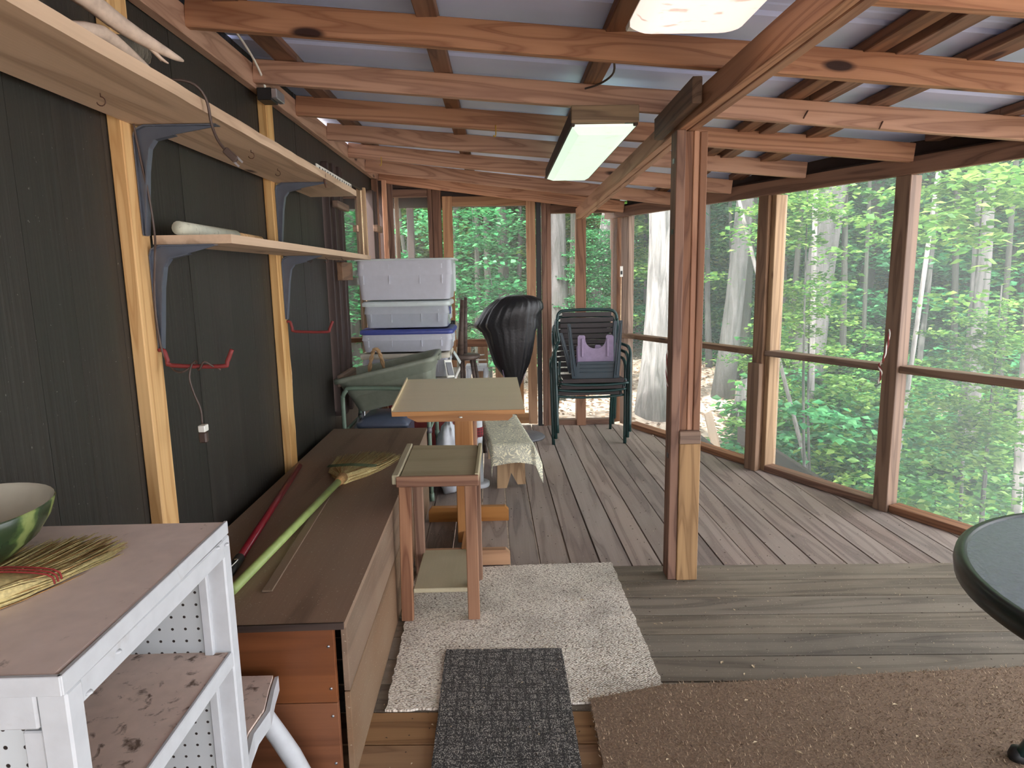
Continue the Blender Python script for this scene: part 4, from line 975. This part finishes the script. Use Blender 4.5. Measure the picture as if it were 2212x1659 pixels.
pf_ = board('frame', (-.350, 4.47, .668), (-.372, 4.50, .785), .075, .010, 'whiteplastic', pf, up=(.8, -.6, 0)); board('picture', (-.346, 4.463, .685), (-.366, 4.49, .77), .055, .004, 'grey', pf_, up=(.8, -.6, 0))
board('loose_lid', (-.29, 4.60, .75), (-.335, 4.60, .83), .10, .006, 'whitelid', pf, up=(1, 0, 0))
# slate drawer unit behind the chest
dg = T('slate_cabinet', 'slate grey plastic drawer box with domed lid standing behind the chest', 'storage box', (-.73, 4.12, 0))
loft('body', [rrect(-.735, 4.14, .150, .17, .02, .002), rrect(-.735, 4.14, .150, .17, .02, .445)], 'greyplastic', dg)
loft('lid', [rrect(-.735, 4.14, .158, .178, .03, .445), rrect(-.735, 4.14, .160, .18, .03, .465), rrect(-.735, 4.14, .12, .14, .03, .500), rrect(-.735, 4.14, .06, .09, .03, .512)], 'greyplastic', dg, smooth=True)
box('drawer_front', -.87, -.60, 3.965, 3.975, .33, .435, 'greyplastic', dg, .002); box('pull', -.79, -.68, 3.958, 3.965, .40, .415, 'black', dg)
# crumpled white bags
def bag(label, c, r_, mat='bagwhite', seed=0):
    bm = bmesh.new(); bmesh.ops.create_icosphere(bm, subdivisions=4, radius=1)
    for v in bm.verts:
        n_ = noise.noise(v.co*2.2+Vector((seed, 0, 0)))*.16+abs(noise.noise(v.co*5+Vector((0, seed, 0))))*.10-abs(noise.noise(Vector((math.atan2(v.co.y, v.co.x)*3.5, v.co.z*.7, seed))))*.22
        v.co *= 1+n_; pinch = 1-.35*max(0, v.co.z)**1.5; v.co.x *= r_[0]*pinch; v.co.y *= r_[1]*pinch; v.co.z *= r_[2]
    zmin = min(v.co.z for v in bm.verts)
    for v in bm.verts: v.co += Vector(c); v.co.z = max(v.co.z, .004)
    me = bpy.data.meshes.new('plastic_bag'); bm.to_mesh(me); bm.free()
    for p in me.polygons: p.use_smooth = True
    O = Vector(c); 
    for v in me.vertices: v.co -= O
    o = link('plastic_bag', me, mat, None, Matrix.Translation(O)); return tag(o, label, 'bag')
bag('crumpled white plastic bag standing under the drafting desk beside the cart leg', (-.345, 4.06, .22), (.10, .12, .24), seed=3)
bag('pale plastic bag slumped low behind the cart leg', (-.37, 4.22, .13), (.09, .10, .14), seed=8)
bag('small white bag between the wall and the slate drawer box', (-.93, 4.20, .22), (.05, .10, .23), seed=5)
wm = T('white_post', 'white wooden post with a red plaid ribbon on a round base behind the stool', 'decorative post', (-.165, 4.16, 0))
lathe('base', [(.0, 0), (.072, 0), (.074, .006), (.074, .026), (.068, .030), (0, .030)], (-.172, 4.18, 0), 'whitewood', wm, 28)
lathe('shaft', [(.036, .03), (.034, .2), (.036, .48), (.036, .62), (0, .62)], (-.172, 4.18, 0), 'whitewood', wm, 20)
lathe('ribbon', [(.0375, .330), (.040, .335), (.040, .385), (.0375, .392)], (-.172, 4.18, 0), 'plaid', wm, 20)
tube('ribbon_tail', [(-.17, 4.142, .34), (-.185, 4.138, .27), (-.165, 4.136, .20)], [.006, .010, .008], 'plaid', wm, 6, 3)
# stick-back bar stool
br = T('bar_stool', 'dark round-seated stool with two upright sticks beside the bins', 'stool', (-.33, 5.0, 0))
lathe('seat', [(0, .715), (.10, .715), (.118, .722), (.122, .738), (.116, .750), (0, .753)], (-.290, 5.10, 0), 'darkwood', br, 24)
for a, b, r1, r2 in (((-.318, 5.06, .75), (-.296, 5.10, 1.165), .026, .015), ((-.290, 5.16, .75), (-.272, 5.16, 1.18), .021, .013)): tube('back_stick', [a, b], [r1, r2], 'darkwood', br, 10)
for dx, dy in ((.05, -.05), (.07, .04), (-.05, -.05), (-.04, .06)):
    tube('leg', [(-.275+dx*.8, 5.10+dy, .718), (-.26+dx*1.5+.04, 5.10+dy*2.2, 0)], [.013, .016], 'darkwood', br, 9)
# ornate white stand
os_ = T('plant_stand', 'small white carved stand with a two-bar rack on top, near the door', 'stand', (-.2, 5.45, 0))
box('top', -.30, -.125, 5.38, 5.54, .600, .622, 'whitewood', os_, .004); box('apron', -.29, -.135, 5.39, 5.53, .575, .600, 'whitewood', os_, .004)
for x in (-.285, -.145):
    for y_ in (5.40, 5.52): tube('leg', [(x, y_, .60), (x+.008, y_, .55), (x-.010, y_, .42), (x+.004, y_, .2), (x, y_, 0)], [.018, .022, .014, .010, .012], 'whitewood', os_, 9, 3)
for z in (.665, .705): tube('bar', [(-.30 if z < .68 else -.25, 5.42, z), (-.13 if z < .68 else -.145, 5.42, z)], .006, 'whiteplastic', os_, 8)
tube('upright', [(-.20, 5.42, .622), (-.20, 5.42, .715)], .006, 'whiteplastic', os_, 8)
# fan shrouded in black bag
fb = T('covered_fan', 'standing fan shrouded in a shiny black plastic bag in front of the screen door', 'covered fan', (.06, 5.40, 0))
lathe('base', [(0, 0), (.20, 0), (.205, .010), (.19, .022), (.05, .040), (0, .045)], (.14, 5.45, 0), 'grey', fb, 32)
tube('pole', [(.10, 5.40, .03), (.08, 5.37, .62)], .016, 'blackmetal', fb, 10)
secs = [(.40, .105, .022, .020), (.47, .100, .045, .035), (.55, .085, .088, .05), (.64, .072, .138, .068), (.74, .066, .168, .085), (.83, .062, .192, .095), (.895, .060, .205, .095), (.945, .050, .235, .10), (.985, .055, .228, .105), (1.03, .068, .222, .11), (1.08, .085, .205, .11), (1.12, .105, .182, .10), (1.155, .115, .150, .085), (1.178, .115, .095, .06), (1.188, .112, .03, .02)]
rg = []; NB = 72
for (z, cx, hw, hd) in secs:
    ring = []
    for k in range(NB):
        a = 2*math.pi*k/NB; f_ = 1+.06*noise.noise(Vector((a*4.5 if a < math.pi else (2*math.pi-a)*4.5, z*1.2, 4)))+.025*math.sin(a*23+z*5)+.07*noise.noise(Vector((math.cos(a)*2.4, math.sin(a)*2.4, z*4)))
        x = cx+hw*math.cos(a)*f_; y_ = 5.33+hd*math.sin(a)*f_; zz = z
        if math.cos(a) < -.75 and .88 < z < 1.0: x -= .035*(-math.cos(a)-.75)*4*(1-abs(z-.94)*14 if abs(z-.94) < .07 else 0)
        if math.cos(a) > .7 and z > 1.06: x += .045*(math.cos(a)-.7)*3; zz -= .0
        ring.append(Vector((x, y_, zz)))
    rg.append(ring)
loft('bag', rg, 'blackbag', fb, smooth=True)
tube('drawstring', [(.00, 5.26, .60), (.012, 5.25, .54), (.03, 5.26, .50)], .002, 'purple', fb, 5); tube('drawstring', [(.185, 5.26, .58), (.165, 5.25, .53), (.15, 5.26, .49)], .002, 'purple', fb, 5)

# ============================================================ STACKED PATIO CHAIRS
def patio_chair(dx, dy, dz, label):
    c = T('patio_chair', label, 'chair', (.68+dx, 5.35+dy, dz), 'stacked green patio chairs'); o = Vector((dx, dy, dz))
    for s_ in (-1, 1):
        X = .68+s_*.285; Xb = .68+s_*.262
        P_ = [(X, 5.17, 0), (X+s_*.006, 5.20, .35), (X+s_*.010, 5.22, .56), (X+s_*.012, 5.24, .625), (X+s_*.006, 5.29, .660), (X, 5.36, .665), (X-s_*.03, 5.50, .672), (X-s_*.045, 5.545, .70), (Xb-s_*.01, 5.56, .78), (Xb-s_*.012, 5.585, .86)]
        tube('arm_frame', [Vector(p)+o for p in P_], .0135, 'green', c, 10, 4)
        tube('rear_leg', [Vector(p)+o for p in ((Xb-s_*.025, 5.50, .40), (Xb-s_*.02, 5.60, .2), (Xb-s_*.01, 5.68, 0))], .0125, 'green', c, 10, 3)
        tube('seat_rail', [Vector(p)+o for p in ((Xb-s_*.01, 5.19, .415), (Xb-s_*.02, 5.50, .40), (Xb-s_*.03, 5.56, .52))], .011, 'green', c, 8, 3)
        lathe('bolt_cap', [(0, -.008), (.014, -.006), (.014, .006), (0, .008)], Vector((X-s_*.035, 5.185, .405))+o, 'strap', c, 10)
    hoop = [(.43, 5.585, .86), (.436, 5.60, .90), (.455, 5.605, .925), (.50, 5.61, .938), (.68, 5.615, .943), (.86, 5.61, .938), (.905, 5.605, .925), (.924, 5.60, .90), (.93, 5.585, .86)]
    tube('back_hoop', [Vector(p)+o for p in hoop], .0135, 'green', c, 10, 4)
    tube('cross_bar', [Vector(p)+o for p in ((.405, 5.185, .392), (.55, 5.18, .378), (.81, 5.18, .378), (.955, 5.185, .392))], .010, 'green', c, 8, 3)
    for k_ in range(9):
        z = .905-k_*.045; yy_ = 5.60-(.905-z)*.13
        if z > .86: hw = .205
        else: hw = .222
        board('back_strap', Vector((.68-hw, yy_, z))+o, Vector((.68+hw, yy_, z))+o, .036, .005, 'strap', c, up=(0, 1, .1), bev=.001)
    for k_ in range(8):
        y_ = 5.20+k_*.045; board('seat_strap', Vector((.445, y_, .425-k_*.002))+o, Vector((.915, y_, .425-k_*.002))+o, .038, .006, 'strap', c, bev=.001)
    board('front_strap', Vector((.44, 5.178, .412))+o, Vector((.92, 5.178, .412))+o, .034, .006, 'strap', c, up=(0, 1, .2), bev=.001)
    return c
patio_chair(0, 0.02, 0, 'green framed strap chair at the bottom of the stack, standing on the deck')
patio_chair(.018, -.0, .052, 'green framed strap chair in the middle of the stack')
patio_chair(.030, -.02, .104, 'green framed strap chair at the top of the stack, under the plastic table')
# upturned plastic table and purple pieces
pt = T('plastic_table', 'small dark green plastic table lying upside down on the stacked chairs', 'table', (.75, 5.3, .54))
zb = .540
prism('apron', [(.565, zb), (.895, zb), (.905, zb+.02), (.900, zb+.125), (.585, zb+.125), (.560, zb+.03)], 5.155, 5.175, 'y', 'greenplastic', pt)
prism('apron', [(.565, zb), (.895, zb), (.905, zb+.02), (.900, zb+.115), (.585, zb+.115), (.560, zb+.03)], 5.43, 5.45, 'y', 'greenplastic', pt)
box('tabletop', .56, .90, 5.16, 5.45, zb-.008, zb+.008, 'greenplastic', pt)
for z in (zb+.04, zb+.07, zb+.1): box('ridge', .60, .885, 5.150, 5.156, z, z+.008, 'greenplastic', pt)
for (xa, xb, ya, yb, zt) in ((.560, .515, 5.155, 5.13, .965), (.565, .480, 5.42, 5.44, .87), (.885, .915, 5.155, 5.13, .985), (.895, .925, 5.42, 5.44, .96)):
    vs = []
    for (x, y_, z, w_) in ((xa, ya, zb, .044), (xb, yb, zt, .024)): vs += [(x-w_/2, y_-w_/2, z), (x+w_/2, y_-w_/2, z), (x+w_/2, y_+w_/2, z), (x-w_/2, y_+w_/2, z)]
    lg_ = mesh('leg', vs, [(0, 3, 2, 1), (4, 5, 6, 7), (0, 1, 5, 4), (1, 2, 6, 5), (2, 3, 7, 6), (3, 0, 4, 7)], 'greenplastic', pt)
    board('leg_rib', (xa, ya-.024, zb+.02), (xb, yb-.014, zt-.02), .008, .006, 'greenplastic', lg_, up=(0, 1, 0))
def ucut(name, x0, x1, z0, z1, y_, w_, parent=None):
    out = [(x0, z0), (x1, z0), (x1, z1-.012), (x1-.012, z1), (x1-w_+.008, z1), (x1-w_, z1-.01)]
    cx = (x0+x1)/2; r_ = (x1-x0)/2-w_; zc = z1-r_*.35
    out += [(cx+r_*math.cos(a), zc-r_*.95*math.sin(a)) for a in [math.pi*k/12 for k in range(13)]]
    out += [(x0+w_, z1-.01), (x0+w_-.008, z1), (x0+.012, z1), (x0, z1-.012)]
    return prism(name, out, y_, y_+.018, 'y', 'purple', parent)
pp = T('purple_caddy', 'faded purple plastic piece with a deep round cut-out standing inside the upturned table', 'plastic piece', (.72, 5.2, .55))
ucut('front_plate', .592, .872, .55, .868, 5.20, .058, pp); 
for x in (.618, .815): box('rib', x, x+.018, 5.190, 5.2, .70, .845, 'purple', pp, .004)
ucut('back_plate', .60, .80, .55, .775, 5.36, .05, pp); box('floor_plate', .59, .86, 5.20, 5.37, .549, .560, 'purple', pp)

# ============================================================ ROUND PATIO TABLE (right)
import itertools
TC = (1.4685, 1.178); TR = .508
tt_ = T('patio_table', 'round patio table with pebbled glass top and dark green rim at the right edge', 'table', (TC[0], TC[1], 0))
lathe('glass_top', [(0, .684), (TR-.022, .684), (TR-.022, .700), (0, .7005)], (TC[0], TC[1], 0), 'glasstop', tt_, 72, smooth=False)
lathe('rim', [(TR-.03, .682), (TR-.024, .655), (TR-.010, .652), (TR, .660), (TR+.003, .680), (TR, .697), (TR-.008, .7035), (TR-.020, .7035), (TR-.024, .699)], (TC[0], TC[1], 0), 'blackrim', tt_, 72)
for k_ in range(4):
    a = math.radians(-79.2+90*k_); d = Vector((math.cos(a), math.sin(a), 0)); c = Vector((TC[0], TC[1], 0))
    tube('leg', [c+d*.28+Vector((0, 0, .68)), c+d*.30+Vector((0, 0, .55)), c+d*.34+Vector((0, 0, .30)), c+d*.445+Vector((0, 0, .02))], .014, 'green', tt_, 10, 4)
    lathe('foot', [(0, .018), (.022, .018), (.024, .03), (.018, .05), (0, .055)], c+d*.445, 'black', tt_, 12)
for i, (dx, dy) in enumerate(((-.33, .10), (-.15, .25), (-.28, -.2), (.1, .1))):
    pass

# ropes and stick
def rope(label, pts, r_=.0042):
    t = T('rope', label, 'rope', pts[0]); sp = smoothpath(pts, 6)
    for ph, m in ((0, 'hookred'), (math.pi, 'whiteplastic')):
        q = []
        for i, p in enumerate(sp): a = i*.9+ph; q.append(p+Vector((math.cos(a)*r_*.55, math.sin(a)*r_*.55, 0)))
        tube('strand', q, r_*.72, m, t, 6)
rope('red and white braided rope looped and knotted over the right hand screen post', [wp(2.335, -.02, 1.02), wp(2.345, -.045, .94), wp(2.34, -.065, .86), wp(2.30, -.035, .82), wp(2.31, -.03, .78), wp(2.30, -.035, .72)], .0062)
rope('short red and white rope hanging on the left side of the column', [(.704, 2.82, 1.02), (.702, 2.83, .97), (.706, 2.84, .90), (.708, 2.83, .86)], .003)
sk2 = T('stick', 'thin wooden stick with white tag leaning on the far corner post behind the chairs', 'stick', (.99, 5.84, 0))
tube('rod', [(1.02, 5.76, .72), (1.035, 5.80, 1.32)], [.007, .003], 'stud', sk2, 8); tube('grip', [(1.012, 5.75, .70), (1.018, 5.76, .92)], .011, 'frame', sk2, 8)
box('tag', 1.022, 1.046, 5.785, 5.79, 1.31, 1.40, 'whiteplastic', sk2, 0); box('tag_print', 1.026, 1.042, 5.782, 5.785, 1.33, 1.36, 'black', sk2, 0)

# ============================================================ OUTDOORS
def gz(x, y_):
    d = (Vector((x, y_))-WP).dot(WN)      # distance outside the angled wall line
    s_ = (Vector((x, y_))-WP).dot(WD)
    k_ = min(1, max(0, (s_+1.5)/3.5)); sl__ = .42*k_
    z = -.28-max(0, d+.3)*sl__ - .6*k_
    far = max(0, (Vector((x, y_)).length-17)); z += far*.10
    return z+.06*noise.noise(Vector((x*.6, y_*.6, 0)))
def ground():
    n = 90; vs = []; fs = []
    for i in range(n+1):
        for j in range(n+1):
            x = -22+60*i/n; y_ = -20+62*j/n; vs.append((x, y_, gz(x, y_)))
    for i in range(n):
        for j in range(n): a = i*(n+1)+j; fs.append((a, a+1, a+n+2, a+n+1))
    return mesh('ground', vs, fs, 'ground', None, True)
tag(ground(), kind='structure')
vs = []; fs = []
for i in range(26000):
    x = U(-5, 8); y_ = U(6.05, 16); d = (Vector((x, y_))-WP).dot(WN)
    z = gz(x, y_)+U(.003, .02); a = U(0, 6.28); l_ = U(.015, .045); w_ = l_*.45; k_ = len(vs)
    dx, dy = math.cos(a), math.sin(a)
    vs += [(x+dx*l_, y_+dy*l_, z), (x-dy*w_, y_+dx*w_, z+U(0, .02)), (x-dx*l_, y_-dy*l_, z+U(0, .012)), (x+dy*w_, y_-dx*w_, z)]; fs.append((k_, k_+1, k_+2, k_+3))
M['litter'] = leaf_mat('dry_leaves', ((96, 70, 52), (168, 138, 112), (216, 196, 174)), .15)
tag(mesh('dry_leaves', vs, fs, 'litter', None), 'dry fallen leaves on the ground beyond the far screens', 'leaves', kind='stuff')
lb = T('leaning_board', 'bleached board leaning on the slope just outside the screen right of the column', 'board', (1.9, 6.1, -.3))
board('board', (2.10, 6.15, -.62), (1.925, 6.15, .03), .075, .03, 'outboard', lb, up=(0, 1, 0))

def cluster(name, n, rad, leaf, mat, flat=.5, hollow=.0, seed=1):
    rn = random.Random(seed); vs = []; fs = []
    # sub-clumps give branches their layered sprays
    clumps = [(Vector((rn.gauss(0, .45), rn.gauss(0, .45), rn.gauss(0, .42)))*rad, rn.uniform(.16, .34)*rad) for _ in range(46)]
    for i in range(n):
        c, cr_ = clumps[rn.randrange(46)]
        p = c+Vector((rn.gauss(0, 1)*cr_*.6, rn.gauss(0, 1)*cr_*.6, rn.gauss(0, 1)*cr_*.17))
        l_ = leaf*rn.uniform(.6, 1.25); a = rn.uniform(0, 6.28)
        d = Vector((math.cos(a), math.sin(a), rn.uniform(-.5, .15))).normalized(); s_ = d.cross(Vector((rn.gauss(0, .35), rn.gauss(0, .35), 1))).normalized(); nn = s_.cross(d)
        w_ = l_*.34; k_ = len(vs)
        vs += [p, p+d*l_*.45+s_*w_+nn*w_*.25, p+d*l_, p+d*l_*.45-s_*w_+nn*w_*.25]
        fs += [(k_, k_+1, k_+2), (k_, k_+2, k_+3)]
    me = bpy.data.meshes.new(name); me.from_pydata(vs, [], fs); me.update(); me.materials.append(M[mat]); return me
CL_far = [cluster('foliage', 15000, 3.0, .21, m, seed=s_) for m, s_ in (('leaf', 1), ('leafb', 2), ('leafy', 3), ('leaf', 14))]
CL_mid = [cluster('foliage', 12000, 1.7, .115, m, seed=s_) for m, s_ in (('leaf', 4), ('leafb', 5), ('leafy', 6), ('leafb', 15))]
CL_near = [cluster('foliage', 2600, .85, .085, m, seed=s_) for m, s_ in (('leafy', 7), ('leafb', 8), ('leaf', 9))]
CL_bush = [cluster('foliage', 2600, .6, .085, m, seed=s_) for m, s_ in (('leafb', 10), ('leafy', 11), ('leaf', 12))]
def trunkmesh(base, top, r0, r1, seed, n=16, seg=14):
    ps = []; rs = []
    for i in range(seg+1):
        t = i/seg; p = Vector(base).lerp(Vector(top), t)+Vector((noise.noise(Vector((seed, t*2.3, 0))), noise.noise(Vector((0, seed, t*2.3))), 0))*r0*1.1
        ps.append(p); rs.append((r0+(r1-r0)*t)*(1+.45*math.exp(-t*seg*.9)))
    vs, fs = tubev(ps, rs, n)
    for i, v in enumerate(vs): v += Vector((noise.noise(v*9), noise.noise(v*9+Vector((5, 0, 0))), 0))*r0*.10
    return vs, fs
def place(px, py, dist):       # world point on the view ray through a photo pixel, at ground distance dist
    d = cf+cr*((px-1106)/FPX)-cu*((py-829.5)/FPX); k_ = dist/math.hypot(d.x, d.y); return Vector((d.x*k_, d.y*k_, CAM_H+d.z*k_))
def tree(label, ptop, pbot, dist, wpx, mat, crown=True, group=None, cl=None, crs=1.):
    a = place(ptop[0], ptop[1], dist); b = place(pbot[0], pbot[1], dist)
    dr_ = (a-b); g0 = gz(b.x, b.y)-.1
    base = b+dr_*((g0-b.z)/dr_.z); top = b+dr_*((9.5-b.z)/dr_.z); r_ = wpx/FPX*dist/2
    t = T('tree', label, 'tree', (base.x, base.y, base.z), group)
    vs, fs = trunkmesh(base, top, r_*1.05, r_*.72, dist*3.1+ptop[0]); mesh('trunk', vs, fs, mat, t, True)
    if crown:
        for q in range(2):
            me = random.choice(CL_mid if not cl else cl); c = top+Vector((U(-1, 1), U(-1, 1), U(-1., 1.5)))
            link('foliage', me, None, t, Matrix.Translation(c) @ Matrix.Rotation(U(0, 6.28), 4, 'Z') @ Matrix.Scale(1.3*crs, 4))['kind'] = 'stuff'
    return t
tree('pale slender tree seen through the small screen left of the door', (853, 430), (856, 640), 10.5, 21, 'barkm')
tree('dark tree seen through the middle of the screen door', (1085, 450), (1090, 700), 9.8, 22, 'barkd')
tree('dim grey tree in the left part of the screen door', (985, 450), (988, 700), 10.2, 12, 'barkd')
tree('thin dark tree in the screen door left of the dark trunk', (1050, 450), (1054, 700), 10.4, 12, 'barkd')
tree('thick blue-grey trunk right of the door, behind the stacked chairs', (1210, 450), (1204, 880), 8.6, 42, 'barkm')
tree('dim brown trunk right beside the thick blue-grey trunk', (1238, 450), (1242, 850), 11, 15, 'barkd')
iv = tree('leaning pale tree clothed in ivy leaves, left of the corner post', (1305, 520), (1262, 780), 8.8, 25, 'barkl')
for (x, y_) in ((1303, 520), (1296, 580), (1280, 600), (1272, 660), (1290, 550)):
    c = place(x, y_, 8.6); link('ivy', CL_near[1], None, iv, Matrix.Translation(c) @ Matrix.Scale(.42, 4))['kind'] = 'stuff'
tree('very thick brightly sunlit trunk left of the column', (1417, 480), (1397, 860), 7.9, 52, 'barks')
tree('thin dark tree right behind the sunlit trunk', (1440, 480), (1433, 800), 11, 14, 'barkd')
tree('grey tree leaning right, just right of the column', (1606, 470), (1560, 860), 9.0, 33, 'barkm')
tree('dark thin tree close beside the post of the middle bay', (1629, 500), (1603, 850), 10.5, 16, 'barkd')
tree('big pale shaggy-barked tree in the middle screen bay', (1800, 430), (1722, 900), 9.5, 50, 'barkm')
tree('dark straight tree leaning right in the middle screen bay', (1897, 420), (1856, 760), 11.5, 23, 'barkd')
tree('thin pale sapling left in the right screen bay', (2012, 470), (1958, 860), 7.5, 8, 'barkl', False)
tree('tall brown tree in the right screen bay', (2122, 420), (2076, 1060), 8.5, 30, 'barkm')
tree('pale young tree at the right edge of the frame', (2212, 860), (2197, 1110), 6.5, 15, 'barkl', False)
tree('crooked pale sapling low in the middle screen bay', (1702, 840), (1742, 1000), 7.0, 7, 'barkl', False)
tree('second pale sapling low in the middle screen bay', (1755, 800), (1752, 960), 8.0, 10, 'barkl', False)
# broad old stump base
sb_ = T('stump', 'broad grey flared tree base low beside the middle bay post', 'stump', tuple(place(1600, 960, 8.2)))
c_ = place(1598, 975, 8.2); vs, fs = tubev([c_+Vector((0, 0, -.9)), c_+Vector((0, 0, -.2)), c_+Vector((.02, 0, .35)), c_+Vector((.12, 0, .9))], [.42, .30, .20, .13], 20)
for v in vs: v += Vector((noise.noise(v*4), noise.noise(v*4+Vector((3, 0, 0))), 0))*.07
mesh('wood', vs, fs, 'barkm', sb_, True)
# background woods
rb = random.Random(5)
for i in range(46):
    az = math.radians(-24+i*1.9+rb.uniform(-.8, .8)); dist = rb.uniform(15, 30)
    x, y_ = math.sin(az)*dist, math.cos(az)*dist; z = gz(x, y_)
    t = T('tree', 'slender tree among the crowded far woods behind the nearer trunks', 'tree', (x, y_, z), 'trees of the far woods')
    r_ = rb.uniform(.07, .2); vs, fs = trunkmesh((x, y_, z-.2), (x+rb.uniform(-.8, .8), y_, z+9+rb.uniform(0, 3)), r_, r_*.6, i*1.7, 10, 8); mesh('trunk', vs, fs, ('barkd', 'barkm', 'barkd', 'barkl')[i % 4], t, True)
    for q in range(3 if i % 3 else 2):
        c = Vector((x+rb.uniform(-1.5, 1.5)+1.6*math.sin(az), y_+rb.uniform(-.6, 1.5)+1.6*math.cos(az), z+rb.uniform(.6, 2.6)+q*2.9))
        link('foliage', rb.choice(CL_far), None, t, Matrix.Translation(c) @ Matrix.Rotation(rb.uniform(0, 6.28), 4, 'Z') @ Matrix.Scale(rb.uniform(.8, 1.15), 4))['kind'] = 'stuff'
for i in range(30):
    az = math.radians(-20+i*2.35+rb.uniform(-1, 1)); dist = rb.uniform(11.5, 14.5)
    x, y_ = math.sin(az)*dist, math.cos(az)*dist; z = gz(x, y_)
    t = T('tree', 'young leafy understory tree between the big trunks and the far woods', 'tree', (x, y_, z), 'understory trees')
    vs, fs = trunkmesh((x, y_, z-.2), (x+rb.uniform(-.5, .5), y_, z+5), .05, .03, i*2.3, 8, 8); mesh('trunk', vs, fs, 'barkm', t, True)
    for q in range(3 if az > .5 else 2):
        c = Vector((x+rb.uniform(-.8, .8)+.9*math.sin(az), y_+rb.uniform(-.2, .8)+.9*math.cos(az), z+rb.uniform(1.6, 2.4)+q*2.1 if az < .25 else z+rb.uniform(.2, 1.)+q*2.1))
        link('foliage', rb.choice(CL_mid), None, t, Matrix.Translation(c) @ Matrix.Rotation(rb.uniform(0, 6.28), 4, 'Z') @ Matrix.Scale(rb.uniform(.8, 1.1), 4))['kind'] = 'stuff'
for i in range(22):
    az = math.radians(-13+i*2.65+rb.uniform(-.9, .9)); dist = rb.uniform(9.6, 11.2)
    x, y_ = math.sin(az)*dist, math.cos(az)*dist; z = gz(x, y_)
    t = T('tree', 'slim bare-trunked tree standing in front of the leafy understory', 'tree', (x, y_, z), 'slim bare trunks')
    r_ = rb.uniform(.018, .045); vs, fs = trunkmesh((x, y_, z-.2), (x+rb.uniform(-.6, .6), y_, z+8), r_, r_*.7, i*3.7, 9, 9); mesh('trunk', vs, fs, ('barkd', 'barkm', 'barkd', 'barkd')[i % 4], t, True)
    link('foliage', rb.choice(CL_mid), None, t, Matrix.Translation((x, y_, z+8.6)))['kind'] = 'stuff'
# bushes below the right-hand bays and a few saplings with leaves near the screens
for i in range(90):
    az = math.radians(rb.uniform(23, 47)); dist = rb.uniform(4.4, 10.5) if az > .5 else rb.uniform(7.5, 10.5)
    x, y_ = math.sin(az)*dist, math.cos(az)*dist
    if (Vector((x, y_))-WP).dot(WN) < 1.0: continue
    z = gz(x, y_)
    t = T('shrub', 'low leafy shrub on the slope below the right-hand screens', 'shrub', (x, y_, z), 'shrubs on the slope')
    link('foliage', rb.choice(CL_bush), None, t, Matrix.Translation((x, y_, z+.35)) @ Matrix.Rotation(rb.uniform(0, 6.28), 4, 'Z') @ Matrix.Scale(rb.uniform(.8, 1.3), 4))['kind'] = 'stuff'
    tube('stem', [(x, y_, z-.05), (x+.05, y_, z+.3), (x, y_+.05, z+.6)], .01, 'barkm', t, 5)
for lab, px, py, d, s_ in (('leafy sapling spreading bright leaves at the top of the right bay', 2120, 450, 5.9, .9), ('leafy branch of a sapling at mid height in the right bay', 2150, 760, 5.0, .45),
                           ('leafy sapling at the top of the middle bay', 1740, 480, 6.5, .75), ('bright leafy sapling low in the right bay', 2130, 960, 5.0, .6), ('leafy sapling at mid height left in the middle bay', 1745, 690, 6.8, .6),
                           ('leafy sapling behind the screen door glass top', 1020, 500, 9.2, 1.), ('broad-leaved young tree across the lower part of the screen door', 1060, 650, 9.0, 1.)):
    c = place(px, py, d); z = gz(c.x, c.y)
    t = T('sapling', lab, 'sapling', (c.x+.2, c.y, z)); tube('stem', [(c.x+.2, c.y+.1, z-.1), (c.x+.1, c.y+.1, (c.z+z)/2), (c.x, c.y, c.z+.4)], [.016, .012, .004], 'barkm', t, 7, 3)
    link('foliage', CL_near[0 if 'bright' in lab or 'mid height in' in lab else (1 if 'door' in lab else 0)], None, t, Matrix.Translation(c) @ Matrix.Scale(s_, 4))['kind'] = 'stuff'
